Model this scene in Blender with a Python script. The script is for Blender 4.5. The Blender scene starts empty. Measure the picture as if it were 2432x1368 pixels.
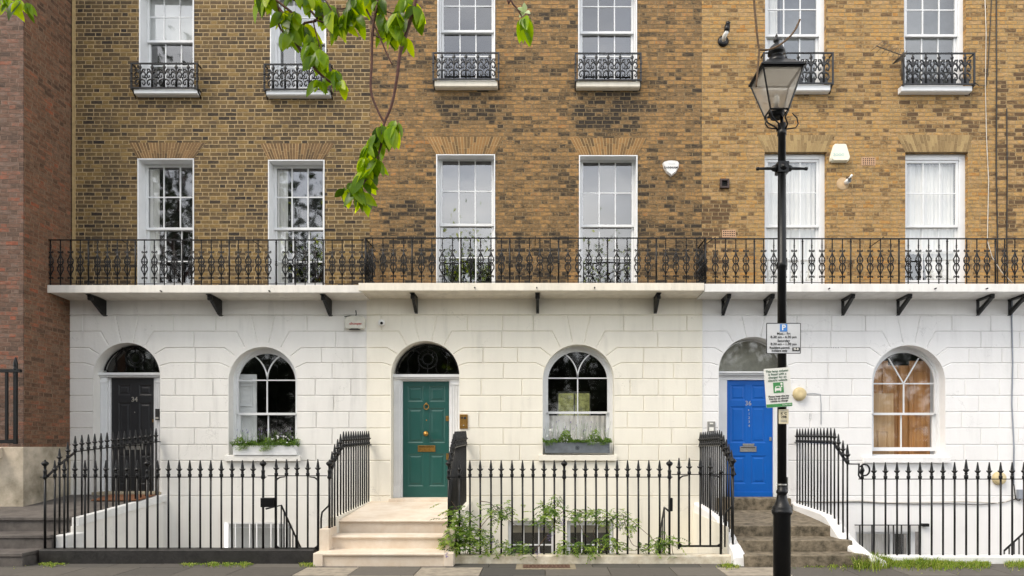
import bpy, bmesh, math, random
import numpy as np
from mathutils import Vector, Matrix
from mathutils.geometry import tessellate_polygon

random.seed(7)
R_ = math.radians
S_ = bpy.context.scene
COL = S_.collection

# ------------------------------------------------------------------ camera
VX, HY, F, DW, CH = 1285.0, 1058.0, 1638.0, 13.0, 1.77   # vanishing point, focal length (px of a 2432 px frame), distance to the wall, eye height
cam_d = bpy.data.cameras.new('camera'); cam = bpy.data.objects.new('camera', cam_d); COL.objects.link(cam)
cam.location = (0, -DW, CH); cam.rotation_euler = (R_(90), 0, 0)
cam_d.sensor_width = 36; cam_d.lens = F / 2432 * 36
cam_d.shift_x = (1216 - VX) / 2432; cam_d.shift_y = (HY - 684) / 2432
cam_d.clip_start = .05; cam_d.clip_end = 600
S_.camera = cam

# ------------------------------------------------------------------ light
SUNV = Vector((-.62, -.50, 1.02)).normalized()
el, rot = math.asin(SUNV.z), math.atan2(SUNV.x, SUNV.y)
w = bpy.data.worlds.new('World'); S_.world = w; w.use_nodes = True
nt = w.node_tree; N = nt.nodes; L = nt.links
bg = N['Background']; bg.inputs['Strength'].default_value = .13
sky = N.new('ShaderNodeTexSky'); sky.sky_type = 'NISHITA'; sky.sun_disc = False
sky.sun_elevation = el; sky.sun_rotation = rot; sky.dust_density = 2.5
tc = N.new('ShaderNodeTexCoord'); no = N.new('ShaderNodeTexNoise'); no.inputs['Scale'].default_value = 2.2
no.inputs['Detail'].default_value = 7; no.inputs['Roughness'].default_value = .55
mp = N.new('ShaderNodeMapping'); mp.inputs['Scale'].default_value = (1, 1, 2.6)
cr = N.new('ShaderNodeValToRGB'); cr.color_ramp.elements[0].position = .40; cr.color_ramp.elements[1].position = .62
cr.color_ramp.elements[0].color = (.52, .52, .52, 1); cr.color_ramp.elements[1].color = (.97, .97, .97, 1)
mx = N.new('ShaderNodeMixRGB'); mx.inputs[2].default_value = (6.6, 6.75, 7.0, 1)
L.new(tc.outputs['Generated'], mp.inputs[0]); L.new(mp.outputs[0], no.inputs['Vector']); L.new(no.outputs['Fac'], cr.inputs[0])
sz_ = N.new('ShaderNodeSeparateXYZ'); L.new(tc.outputs['Generated'], sz_.inputs[0])
gr = N.new('ShaderNodeMapRange'); L.new(sz_.outputs['Z'], gr.inputs['Value']); gr.inputs['From Min'].default_value = 0; gr.inputs['From Max'].default_value = .8
gr.inputs['To Min'].default_value = 1.9; gr.inputs['To Max'].default_value = .66      # bright cloud bank low down, thinner and bluer overhead
sv = N.new('ShaderNodeVectorMath'); sv.operation = 'SCALE'; sv.inputs[0].default_value = (6.75, 6.75, 6.75)
n2 = N.new('ShaderNodeTexNoise'); n2.inputs['Scale'].default_value = 3.6; n2.inputs['Detail'].default_value = 6; mp2 = N.new('ShaderNodeMapping'); mp2.inputs['Scale'].default_value = (1, 1, 2.2); mp2.inputs['Location'].default_value = (3, 1, 5)
L.new(tc.outputs['Generated'], mp2.inputs[0]); L.new(mp2.outputs[0], n2.inputs['Vector'])
g2 = N.new('ShaderNodeMapRange'); L.new(n2.outputs['Fac'], g2.inputs['Value']); g2.inputs['From Min'].default_value = .36; g2.inputs['From Max'].default_value = .64; g2.inputs['To Min'].default_value = .66; g2.inputs['To Max'].default_value = 1.3
gm = N.new('ShaderNodeMath'); gm.operation = 'MULTIPLY'; L.new(gr.outputs[0], gm.inputs[0]); L.new(g2.outputs[0], gm.inputs[1]); L.new(gm.outputs[0], sv.inputs['Scale']); L.new(sv.outputs[0], mx.inputs[2])
L.new(cr.outputs[0], mx.inputs[0]); L.new(sky.outputs[0], mx.inputs[1]); L.new(mx.outputs[0], bg.inputs[0])
sd = bpy.data.lights.new('sun', 'SUN'); sd.energy = 1.3; sd.angle = R_(24); sd.color = (1, .91, .78)
so = bpy.data.objects.new('sun', sd); COL.objects.link(so); so.location = (0, -20, 30)
so.rotation_euler = (-SUNV).to_track_quat('-Z', 'Y').to_euler()
vs = S_.view_settings; S_.display_settings.display_device = 'sRGB'
vs.view_transform = 'Standard'; vs.look = 'None'; vs.exposure = 1.17; vs.gamma = 1; vs.use_curve_mapping = False

# ------------------------------------------------------------------ pixel <-> world
def Sc(d): return F / (DW - d)
def P(x, y, d=0.0): s = Sc(d); return Vector(((x - VX) / s, -d, CH - (y - HY) / s))
def X_(x, d=0.0): return (x - VX) / Sc(d)
def Z_(y, d=0.0): return CH - (y - HY) / Sc(d)

# ------------------------------------------------------------------ materials
def lin(r, g, b):
    f = lambda v: (v / 255 / 12.92) if v / 255 <= .04045 else ((v / 255 + .055) / 1.055) ** 2.4
    return (f(r), f(g), f(b), 1)
def newmat(name):
    m = bpy.data.materials.new(name); m.use_nodes = True
    return m, m.node_tree.nodes, m.node_tree.links, m.node_tree.nodes['Principled BSDF']
def simple(name, col, rough=.6, metal=0, var=.12, scale=6, bump=.0, bscale=40, spec=.5, col2=None, streak=False, grime=0):
    m, n, l, b = newmat(name)
    b.inputs['Roughness'].default_value = rough; b.inputs['Metallic'].default_value = metal
    b.inputs['Specular IOR Level'].default_value = spec
    geo = n.new('ShaderNodeNewGeometry'); no = n.new('ShaderNodeTexNoise'); no.inputs['Scale'].default_value = scale
    no.inputs['Detail'].default_value = 8; no.inputs['Roughness'].default_value = .65
    if streak:
        mpn = n.new('ShaderNodeMapping'); mpn.inputs['Scale'].default_value = (1, 1, .18)
        l.new(geo.outputs['Position'], mpn.inputs[0]); l.new(mpn.outputs[0], no.inputs['Vector'])
    else: l.new(geo.outputs['Position'], no.inputs['Vector'])
    r = n.new('ShaderNodeValToRGB'); e = r.color_ramp.elements
    c2 = col2 or tuple(c * (1 - var * 2) for c in col[:3]) + (1,)
    e[0].position = .32; e[0].color = c2; e[1].position = .62; e[1].color = tuple(col[:3]) + (1,)
    l.new(no.outputs['Fac'], r.inputs[0]); colout = r.outputs[0]
    def mth(op, *a):
        q = n.new('ShaderNodeMath'); q.operation = op
        for i, v in enumerate(a):
            if isinstance(v, (int, float)): q.inputs[i].default_value = v
            else: l.new(v, q.inputs[i])
        return q.outputs[0]
    if grime:      # run-off streaks, hairline cracks and dabs of touched-up paint, each with a shape of its own
        def nz(sc, det, scale3, rg=.6):
            mpp = n.new('ShaderNodeMapping'); mpp.inputs['Scale'].default_value = scale3; l.new(geo.outputs['Position'], mpp.inputs[0])
            q = n.new('ShaderNodeTexNoise'); q.inputs['Scale'].default_value = sc; q.inputs['Detail'].default_value = det; q.inputs['Roughness'].default_value = rg; l.new(mpp.outputs[0], q.inputs['Vector']); return q
        st1 = nz(3.0, 5, (1.6, 1, .16)); st2 = nz(.9, 4, (1, 1, 1)); cw = nz(5, 4, (1, 1, 1))
        s1 = mth('MULTIPLY', mth('MAXIMUM', mth('SUBTRACT', st1.outputs['Fac'], .52), 0.0), mth('MAXIMUM', mth('SUBTRACT', st2.outputs['Fac'], .42), 0.0)); s1 = mth('MINIMUM', mth('MULTIPLY', s1, 4.5 * grime), .10 * grime)
        vo = n.new('ShaderNodeTexVoronoi'); vo.feature = 'DISTANCE_TO_EDGE'; vo.inputs['Scale'].default_value = .9
        va = n.new('ShaderNodeVectorMath'); va.operation = 'ADD'; vsx = n.new('ShaderNodeVectorMath'); vsx.operation = 'SCALE'; vsx.inputs['Scale'].default_value = .45; l.new(cw.outputs['Color'], vsx.inputs[0]); l.new(geo.outputs['Position'], va.inputs[0]); l.new(vsx.outputs[0], va.inputs[1]); l.new(va.outputs[0], vo.inputs['Vector'])
        crk = mth('MULTIPLY', mth('LESS_THAN', vo.outputs['Distance'], .0035), mth('GREATER_THAN', st2.outputs['Fac'], .56)); crk = mth('MULTIPLY', crk, .16)
        dab = mth('MULTIPLY', mth('GREATER_THAN', nz(1.3, 1, (1, 1, 1.7)).outputs['Fac'], .60), .008)
        tot = mth('MAXIMUM', mth('SUBTRACT', 1.0, mth('ADD', mth('ADD', s1, crk), dab)), .4)
        vm = n.new('ShaderNodeVectorMath'); vm.operation = 'SCALE'; l.new(colout, vm.inputs[0]); l.new(tot, vm.inputs['Scale']); colout = vm.outputs[0]
    l.new(colout, b.inputs['Base Color'])
    nr_ = n.new('ShaderNodeTexNoise'); nr_.inputs['Scale'].default_value = 9; nr_.inputs['Detail'].default_value = 6; l.new(geo.outputs['Position'], nr_.inputs['Vector'])
    l.new(mth('ADD', rough, mth('MULTIPLY', mth('SUBTRACT', nr_.outputs['Fac'], .45), .35)), b.inputs['Roughness'])
    if bump:
        nb = n.new('ShaderNodeTexNoise'); nb.inputs['Scale'].default_value = bscale; nb.inputs['Detail'].default_value = 5
        l.new(geo.outputs['Position'], nb.inputs['Vector'])
        bp = n.new('ShaderNodeBump'); bp.inputs['Strength'].default_value = 1; bp.inputs['Distance'].default_value = bump
        l.new(nb.outputs['Fac'], bp.inputs['Height']); l.new(bp.outputs[0], b.inputs['Normal'])
    return m

def brick_mat(name, ramp, mortar, axis='X', seed=0, rowh=.0752, soot=.5, mfac=.0035, warp=.006, moff=0.0, patch=None, inb=.9, bv=1.3, joint_shadow=.5, rs=.85):
    """Flemish-bond brickwork: every brick gets a random colour of the ramp, soot comes in clusters, joints are recessed"""
    m, n, l, b = newmat(name)
    def M(op, a, c=None, d=None):
        q = n.new('ShaderNodeMath'); q.operation = op
        for i, v in enumerate((a, c, d)):
            if v is None: continue
            if isinstance(v, (int, float)): q.inputs[i].default_value = v
            else: l.new(v, q.inputs[i])
        return q.outputs[0]
    geo = n.new('ShaderNodeNewGeometry'); sp = n.new('ShaderNodeSeparateXYZ'); l.new(geo.outputs['Position'], sp.inputs[0])
    def noise(scale, detail=3, rough=.6, dim=None):
        q = n.new('ShaderNodeTexNoise'); q.inputs['Scale'].default_value = scale; q.inputs['Detail'].default_value = detail
        q.inputs['Roughness'].default_value = rough
        l.new(dim if dim is not None else geo.outputs['Position'], q.inputs['Vector']); return q
    nw = noise(9, 4, .6)
    sc = n.new('ShaderNodeSeparateColor'); l.new(nw.outputs['Color'], sc.inputs[0])
    u = M('ADD', sp.outputs[axis], M('MULTIPLY', M('SUBTRACT', sc.outputs[0], .5), warp * 3.2))
    u = M('ADD', u, 500.0)
    z = M('ADD', sp.outputs['Z'], M('MULTIPLY', M('SUBTRACT', sc.outputs[1], .5), warp * 3.0)); z = M('ADD', z, 20.0 + moff)
    row = M('FLOOR', M('DIVIDE', z, rowh)); lz = M('SUBTRACT', z, M('MULTIPLY', row, rowh))
    wr = n.new('ShaderNodeTexWhiteNoise'); wr.noise_dimensions = '1D'; l.new(M('ADD', row, seed * 3.1), wr.inputs['W'])
    u2 = M('ADD', M('ADD', u, M('MULTIPLY', row, .16875)), M('MULTIPLY', wr.outputs['Value'], .06))
    per = M('FLOOR', M('DIVIDE', u2, .3375)); t = M('SUBTRACT', u2, M('MULTIPLY', per, .3375))
    hd = M('GREATER_THAN', t, .222)
    idn = M('ADD', M('MULTIPLY', per, 2), hd)
    lu = M('SUBTRACT', t, M('MULTIPLY', hd, .222)); wd = M('ADD', .222, M('MULTIPLY', hd, -.1065))
    eu = M('MINIMUM', lu, M('SUBTRACT', wd, lu)); ez = M('MINIMUM', lz, M('SUBTRACT', rowh, lz))
    edge = M('MINIMUM', eu, ez)
    nf = noise(60, 3)
    edge2 = M('ADD', edge, M('MULTIPLY', M('SUBTRACT', nf.outputs['Fac'], .5), .006))
    mask = n.new('ShaderNodeMapRange'); mask.interpolation_type = 'SMOOTHSTEP'
    mask.inputs['From Min'].default_value = mfac; mask.inputs['From Max'].default_value = mfac + .0045
    l.new(edge2, mask.inputs['Value'])
    cb = n.new('ShaderNodeCombineXYZ'); l.new(idn, cb.inputs[0]); l.new(row, cb.inputs[1]); cb.inputs[2].default_value = seed
    wn = n.new('ShaderNodeTexWhiteNoise'); wn.noise_dimensions = '3D'; l.new(cb.outputs[0], wn.inputs['Vector'])
    lowv = noise(.55, 4, .6); low = M('MULTIPLY', M('SUBTRACT', lowv.outputs['Fac'], .5), soot * 1.7)
    mid = noise(2.6, 3, .6); low = M('ADD', low, M('MULTIPLY', M('SUBTRACT', mid.outputs['Fac'], .5), soot * 1.1))
    val = M('ADD', M('MULTIPLY_ADD', wn.outputs['Value'], rs, (1 - rs) * .5), low)
    if patch:      # stained panels of brickwork, (x, z, half width, half height, amount)
        for (px_, pz_, hw, hh, am) in patch:
            dx = M('DIVIDE', M('ABSOLUTE', M('SUBTRACT', sp.outputs[axis], px_)), hw)
            dz = M('DIVIDE', M('ABSOLUTE', M('SUBTRACT', sp.outputs['Z'], pz_)), hh)
            dd = M('ADD', M('MAXIMUM', dx, dz), M('MULTIPLY', M('SUBTRACT', mid.outputs['Fac'], .5), .8))
            q = n.new('ShaderNodeMapRange'); q.interpolation_type = 'SMOOTHSTEP'; l.new(dd, q.inputs['Value'])
            q.inputs['From Min'].default_value = .75; q.inputs['From Max'].default_value = 1.15
            q.inputs['To Min'].default_value = am; q.inputs['To Max'].default_value = 0
            val = M('SUBTRACT', val, q.outputs[0])
    mpb = n.new('ShaderNodeMapping'); mpb.inputs['Scale'].default_value = (1, 1, 2.2); l.new(geo.outputs['Position'], mpb.inputs[0])
    nb = noise(16, 7, .72, mpb.outputs[0]); nb2 = noise(11, 6, .75, mpb.outputs[0]); val = M('ADD', val, M('MULTIPLY', M('SUBTRACT', nb.outputs['Fac'], .5), inb))
    rp = n.new('ShaderNodeValToRGB'); rp.color_ramp.elements[0].color = ramp[0][1]; rp.color_ramp.elements[0].position = ramp[0][0]
    rp.color_ramp.elements[1].color = ramp[-1][1]; rp.color_ramp.elements[1].position = ramp[-1][0]
    for p_, c_ in ramp[1:-1]:
        e = rp.color_ramp.elements.new(p_); e.color = c_
    l.new(val, rp.inputs[0])
    mr = n.new('ShaderNodeValToRGB'); mr.color_ramp.elements[0].color = tuple(c * .55 for c in mortar[:3]) + (1,); mr.color_ramp.elements[1].color = mortar
    mr.color_ramp.elements[0].position = .33; mr.color_ramp.elements[1].position = .58
    nm = noise(3.5, 6, .7); l.new(nm.outputs['Fac'], mr.inputs[0])
    bri = n.new('ShaderNodeMapRange'); l.new(nb2.outputs['Fac'], bri.inputs['Value']); bri.inputs['From Min'].default_value = .28; bri.inputs['From Max'].default_value = .72
    bri.inputs['To Min'].default_value = 1 - .42 * bv; bri.inputs['To Max'].default_value = 1 + .26 * bv
    vm = n.new('ShaderNodeVectorMath'); vm.operation = 'SCALE'; l.new(rp.outputs[0], vm.inputs[0]); l.new(bri.outputs[0], vm.inputs['Scale'])
    dk = n.new('ShaderNodeMapRange'); l.new(lz, dk.inputs['Value']); dk.inputs['From Min'].default_value = rowh * .86; dk.inputs['From Max'].default_value = rowh * .97   # shadow line under each course, painted into the mortar
    dk.inputs['To Min'].default_value = 1; dk.inputs['To Max'].default_value = 1 - joint_shadow
    vj_ = n.new('ShaderNodeVectorMath'); vj_.operation = 'SCALE'; l.new(mr.outputs[0], vj_.inputs[0]); l.new(dk.outputs[0], vj_.inputs['Scale'])
    mixc = n.new('ShaderNodeMixRGB'); l.new(mask.outputs[0], mixc.inputs[0]); l.new(vj_.outputs[0], mixc.inputs[1]); l.new(vm.outputs[0], mixc.inputs[2])
    l.new(mixc.outputs[0], b.inputs['Base Color']); b.inputs['Roughness'].default_value = .88; b.inputs['Specular IOR Level'].default_value = .25
    h = M('ADD', M('MULTIPLY', mask.outputs[0], .008), M('ADD', M('MULTIPLY', nb.outputs['Fac'], .006), M('MULTIPLY', wn.outputs['Value'], .004)))
    bp = n.new('ShaderNodeBump'); bp.inputs['Distance'].default_value = 1; bp.inputs['Strength'].default_value = .9
    l.new(h, bp.inputs['Height']); l.new(bp.outputs[0], b.inputs['Normal'])
    return m

def attr_mat(name, ramp, rough=.8, bump=.003, bscale=45, nvar=.35, transl=0, spec=.4, patt='rnd'):
    """per-face random value (attribute rnd) -> ramp"""
    m, n, l, b = newmat(name)
    at = n.new('ShaderNodeAttribute'); at.attribute_name = patt
    geo = n.new('ShaderNodeNewGeometry'); no = n.new('ShaderNodeTexNoise'); no.inputs['Scale'].default_value = bscale * .6; no.inputs['Detail'].default_value = 5
    l.new(geo.outputs['Position'], no.inputs['Vector'])
    ma = n.new('ShaderNodeMath'); ma.operation = 'MULTIPLY_ADD'; ma.inputs[1].default_value = nvar
    mb = n.new('ShaderNodeMath'); mb.operation = 'SUBTRACT'; mb.inputs[1].default_value = .5
    l.new(no.outputs['Fac'], mb.inputs[0]); l.new(mb.outputs[0], ma.inputs[0]); l.new(at.outputs['Fac'], ma.inputs[2])
    r = n.new('ShaderNodeValToRGB'); r.color_ramp.elements[0].color = ramp[0][1]; r.color_ramp.elements[0].position = ramp[0][0]
    r.color_ramp.elements[1].color = ramp[-1][1]; r.color_ramp.elements[1].position = ramp[-1][0]
    for p_, c_ in ramp[1:-1]:
        e = r.color_ramp.elements.new(p_); e.color = c_
    l.new(ma.outputs[0], r.inputs[0]); l.new(r.outputs[0], b.inputs['Base Color']); b.inputs['Roughness'].default_value = rough
    b.inputs['Specular IOR Level'].default_value = spec
    if bump:
        bp = n.new('ShaderNodeBump'); bp.inputs['Distance'].default_value = bump; bp.inputs['Strength'].default_value = 1
        nb = n.new('ShaderNodeTexNoise'); nb.inputs['Scale'].default_value = bscale; nb.inputs['Detail'].default_value = 6
        l.new(geo.outputs['Position'], nb.inputs['Vector']); l.new(nb.outputs['Fac'], bp.inputs['Height']); l.new(bp.outputs[0], b.inputs['Normal'])
    if transl:
        out = n['Material Output']; tr = n.new('ShaderNodeBsdfTranslucent'); ms = n.new('ShaderNodeMixShader'); ms.inputs[0].default_value = transl
        hs = n.new('ShaderNodeHueSaturation'); hs.inputs['Hue'].default_value = .475; hs.inputs['Value'].default_value = 3.0; hs.inputs['Saturation'].default_value = 1.1
        l.new(r.outputs[0], hs.inputs['Color']); l.new(hs.outputs[0], tr.inputs[0])
        l.new(b.outputs[0], ms.inputs[1]); l.new(tr.outputs[0], ms.inputs[2]); l.new(ms.outputs[0], out.inputs[0])
    return m

def glass_mat(name, ior=1.9, tint=(.93, .95, .94, 1), wav=.00012, dirt=.0, wscale=2.5, gr=.03):
    m, n, l, b = newmat(name); n.remove(b); out = n['Material Output']
    tr = n.new('ShaderNodeBsdfTransparent'); tr.inputs[0].default_value = tint
    gl = n.new('ShaderNodeBsdfGlossy'); gl.inputs['Roughness'].default_value = gr; gl.inputs[0].default_value = (1, 1, 1, 1)
    geo = n.new('ShaderNodeNewGeometry'); dt = n.new('ShaderNodeVectorMath'); dt.operation = 'DOT_PRODUCT'
    l.new(geo.outputs['Incoming'], dt.inputs[0]); l.new(geo.outputs['Normal'], dt.inputs[1])
    def mm(op, *a):
        q = n.new('ShaderNodeMath'); q.operation = op
        for i, v in enumerate(a):
            if isinstance(v, (int, float)): q.inputs[i].default_value = v
            else: l.new(v, q.inputs[i])
        return q.outputs[0]
    f0 = ((ior - 1) / (ior + 1)) ** 2 * 1.75
    fr_ = mm('ADD', f0, mm('MULTIPLY', 1 - f0, mm('POWER', mm('MAXIMUM', mm('SUBTRACT', 1.0, mm('ABSOLUTE', dt.outputs['Value'])), 0.0), 5.0)))
    geo2 = geo; no = n.new('ShaderNodeTexNoise'); no.inputs['Scale'].default_value = wscale; no.inputs['Detail'].default_value = 2
    l.new(geo.outputs['Position'], no.inputs['Vector'])
    bp = n.new('ShaderNodeBump'); bp.inputs['Distance'].default_value = wav * 10; bp.inputs['Strength'].default_value = 1
    l.new(no.outputs['Fac'], bp.inputs['Height']); l.new(bp.outputs[0], gl.inputs['Normal']); 
    ms = n.new('ShaderNodeMixShader'); l.new(fr_, ms.inputs[0]); l.new(tr.outputs[0], ms.inputs[1]); l.new(gl.outputs[0], ms.inputs[2])
    last = ms
    if dirt:
        df = n.new('ShaderNodeBsdfTranslucent'); df.inputs[0].default_value = (.8, .76, .70, 1); m2 = n.new('ShaderNodeMixShader'); m2.inputs[0].default_value = dirt
        l.new(ms.outputs[0], m2.inputs[1]); l.new(df.outputs[0], m2.inputs[2]); last = m2
    l.new(last.outputs[0], out.inputs[0]); return m

M_ = {}
M_['iron'] = simple('black_iron_paint', (.0045, .0045, .005), .36, 0, .25, 14, .0008, 90, spec=.34)
M_['iron_g'] = simple('dark_grey_iron_paint', (.017, .018, .021), .45, 0, .3, 14, .0008, 90)
M_['white'] = simple('white_joinery_paint', lin(226, 227, 228), .42, 0, .04, 3, .0005, 60)
M_['stucco_w'] = simple('white_stucco_paint', lin(228, 226, 221), .7, 0, .04, 1.3, .0035, 22, streak=True, grime=1)
M_['stucco_w2'] = simple('bright_white_stucco_paint', lin(232, 231, 230), .68, 0, .03, 1.3, .0035, 22, streak=True, grime=.8)
M_['stucco_c'] = simple('cream_stucco_paint', lin(233, 228, 214), .7, 0, .04, 1.3, .0035, 22, streak=True, grime=1)
M_['slab_w'] = simple('white_balcony_paint', lin(228, 223, 214), .7, 0, .08, 5, .003, 26, streak=True, grime=1)
M_['slab_c'] = simple('cream_balcony_paint', lin(232, 224, 208), .7, 0, .08, 5, .003, 26, streak=True, grime=1)
M_['slab_w2'] = simple('bright_balcony_paint', lin(232, 230, 226), .7, 0, .08, 5, .003, 26, streak=True, grime=1)
M_['step_c'] = simple('portland_stone', lin(222, 210, 194), .75, 0, .09, 2.5, .002, 30, col2=lin(206, 188, 166), grime=.8)
M_['step_g'] = simple('weathered_grey_stone', lin(134, 122, 103), .9, 0, .3, 9, .008, 24, col2=lin(58, 52, 38), grime=2.5)
M_['slate'] = simple('slate_steps', lin(100, 94, 89), .7, 0, .25, 4, .004, 24, col2=lin(68, 63, 60))
M_['plinth'] = simple('stained_limestone', lin(205, 192, 172), .85, 0, .2, 1.7, .006, 18, col2=lin(120, 112, 92))
M_['glass'] = glass_mat('window_glass')
M_['glass_low'] = glass_mat('ground_floor_glass', 1.5, (.96, .97, .96, 1), .00005, gr=.035)
M_['glass_lamp'] = glass_mat('lantern_glass', 1.6, (.92, .90, .86, 1), .0003, .42)
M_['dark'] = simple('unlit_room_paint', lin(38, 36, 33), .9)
M_['curtain'] = attr_mat('sheer_curtain', [(0, lin(216, 212, 208)), (1, lin(230, 226, 222))], .9, 0, 10, .1)
M_['blind'] = simple('pale_blind', lin(196, 196, 196), .9, var=.03)
M_['green'] = simple('green_gloss_paint', lin(30, 82, 76), .36, 0, .04, 2, .0004, 30)
M_['blue'] = simple('blue_gloss_paint', lin(0, 90, 178), .42, 0, .04, 2, .0004, 30, spec=.35)
M_['char'] = simple('charcoal_gloss_paint', lin(36, 37, 40), .36, 0, .06, 2, .0004, 30)
M_['brass'] = simple('aged_brass', lin(176, 134, 70), .35, .85, .2, 30)
M_['steel'] = simple('brushed_steel', lin(170, 168, 162), .4, .8, .15, 30)
M_['zinc'] = simple('zinc_sheet', lin(122, 128, 134), .45, .35, .14, 7)
M_['plastic'] = simple('white_plastic', lin(226, 225, 222), .4, 0, .03, 5)
M_['creamp'] = simple('cream_plastic', lin(200, 182, 138), .45, 0, .06, 12)
M_['boxcream'] = simple('ivory_plastic', lin(232, 230, 212), .45, 0, .03, 5)
M_['mat'] = simple('coir_doormat', lin(120, 78, 50), .95, 0, .25, 60, .003, 150)
M_['tc'] = simple('terracotta_vent', lin(196, 158, 126), .85, 0, .12, 14)
M_['hole'] = simple('dark_void', (.008, .008, .008), .9)
M_['txt'] = simple('black_lettering', (.02, .02, .02), .6)
M_['red'] = simple('red_lettering', lin(180, 40, 45), .6)
M_['teal'] = simple('pale_cyan_lettering', lin(170, 214, 214), .6)
M_['silver'] = simple('silver_numerals', lin(190, 186, 176), .4, .6, .1, 40)
M_['signw'] = simple('grey_white_sign_face', lin(206, 207, 208), .5, 0, .04, 9)
M_['notice'] = simple('off_white_notice', lin(232, 230, 222), .5, 0, .03, 9)
M_['sgreen'] = simple('green_print', lin(66, 140, 78), .5, 0, .04, 9)
M_['dgreen'] = simple('dark_green_print', lin(70, 110, 84), .5, 0, .04, 9)
M_['sblue'] = simple('blue_print', lin(72, 134, 206), .5, 0, .04, 9)
M_['plate'] = simple('cream_number_plate', lin(226, 214, 180), .5, 0, .06, 20)
M_['grey'] = simple('grey_plastic', lin(140, 146, 156), .5, 0, .05, 9)
M_['rust'] = simple('rusty_iron_cover', lin(104, 76, 62), .85, 0, .25, 30, .003, 60)
M_['pine'] = None
def wood(name, c1, c2):
    m, n, l, b = newmat(name); geo = n.new('ShaderNodeNewGeometry'); mp_ = n.new('ShaderNodeMapping'); mp_.inputs['Scale'].default_value = (16, 16, .7)
    no = n.new('ShaderNodeTexNoise'); no.inputs['Scale'].default_value = 1.4; no.inputs['Detail'].default_value = 6; no.inputs['Distortion'].default_value = .12
    r = n.new('ShaderNodeValToRGB'); r.color_ramp.elements[0].color = c1; r.color_ramp.elements[1].color = c2
    r.color_ramp.elements[0].position = .35; r.color_ramp.elements[1].position = .65
    l.new(geo.outputs['Position'], mp_.inputs[0]); l.new(mp_.outputs[0], no.inputs['Vector']); l.new(no.outputs['Fac'], r.inputs[0]); l.new(r.outputs[0], b.inputs['Base Color'])
    b.inputs['Roughness'].default_value = .55; return m
M_['pine'] = wood('stripped_pine', lin(160, 112, 66), lin(188, 138, 84))
M_['pine2'] = wood('pale_pine', lin(172, 138, 100), lin(192, 160, 120))
M_['bark'] = simple('cherry_bark', lin(96, 62, 52), .8, 0, .3, 40, .003, 60)
M_['bark2'] = simple('bare_twig_bark', lin(112, 88, 64), .8, 0, .3, 40, .003, 60)
G = lambda r, g, b: lin(r, g, b)
M_['leaf'] = attr_mat('cherry_leaf', [(0, G(40, 64, 8)), (.35, G(74, 106, 12)), (.65, G(108, 138, 18)), (1, G(158, 176, 36))], .34, .0006, 60, .3, .6)
M_['leafback'] = attr_mat('pale_leaf_underside', [(0, G(150, 168, 120)), (1, G(190, 200, 168))], .5, 0, 60, .1, .3)
M_['wist'] = attr_mat('wisteria_leaf', [(0, G(44, 68, 24)), (.5, G(84, 116, 42)), (1, G(136, 158, 70))], .5, 0, 60, .2, .35)
M_['herb'] = attr_mat('window_box_leaf', [(0, G(40, 64, 24)), (.5, G(80, 112, 44)), (1, G(128, 156, 66))], .55, 0, 60, .2, .3)
M_['grass'] = attr_mat('kerb_weeds', [(0, G(58, 80, 20)), (.5, G(104, 132, 38)), (.85, G(146, 160, 70)), (1, G(170, 160, 104))], .6, 0, 60, .2, .3)
M_['petal'] = simple('white_petals', lin(240, 240, 238), .6, 0, .02)
M_['lilac'] = simple('lilac_petals', lin(132, 116, 168), .6, 0, .15, 60)
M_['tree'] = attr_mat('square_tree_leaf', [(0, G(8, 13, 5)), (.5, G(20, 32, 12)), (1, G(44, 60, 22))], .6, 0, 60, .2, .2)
M_['cable_b'] = simple('black_cable', (.02, .018, .016), .6)
M_['cable_w'] = simple('white_cable', lin(206, 200, 190), .6)

# brick colours
rampA = [(0, G(50, 44, 40)), (.14, G(72, 62, 50)), (.32, G(96, 80, 57)), (.48, G(110, 90, 60)), (.60, G(88, 74, 59)), (.72, G(120, 99, 64)), (.88, G(132, 108, 68)), (1, G(142, 118, 76))]
rampB = [(0, G(58, 51, 44)), (.18, G(84, 71, 55)), (.32, G(118, 95, 66)), (.44, G(148, 117, 77)), (.54, G(112, 93, 70)), (.66, G(158, 124, 82)), (.80, G(164, 126, 76)), (.92, G(144, 117, 88)), (1, G(168, 118, 66))]
rampC = [(0, G(98, 77, 56)), (.14, G(132, 105, 71)), (.30, G(166, 132, 84)), (.44, G(176, 145, 106)), (.56, G(182, 140, 78)), (.68, G(148, 127, 94)), (.80, G(182, 146, 92)), (.93, G(178, 136, 80)), (1, G(168, 120, 66))]
rampR = [(0, G(84, 66, 54)), (.25, G(108, 80, 63)), (.5, G(128, 92, 70)), (.65, G(114, 93, 76)), (.85, G(134, 94, 72)), (1, G(146, 84, 60))]
rampRf = [(0, G(84, 70, 62)), (.25, G(104, 84, 72)), (.5, G(118, 90, 76)), (.65, G(116, 100, 90)), (.85, G(130, 94, 78)), (1, G(142, 84, 64))]

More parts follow.
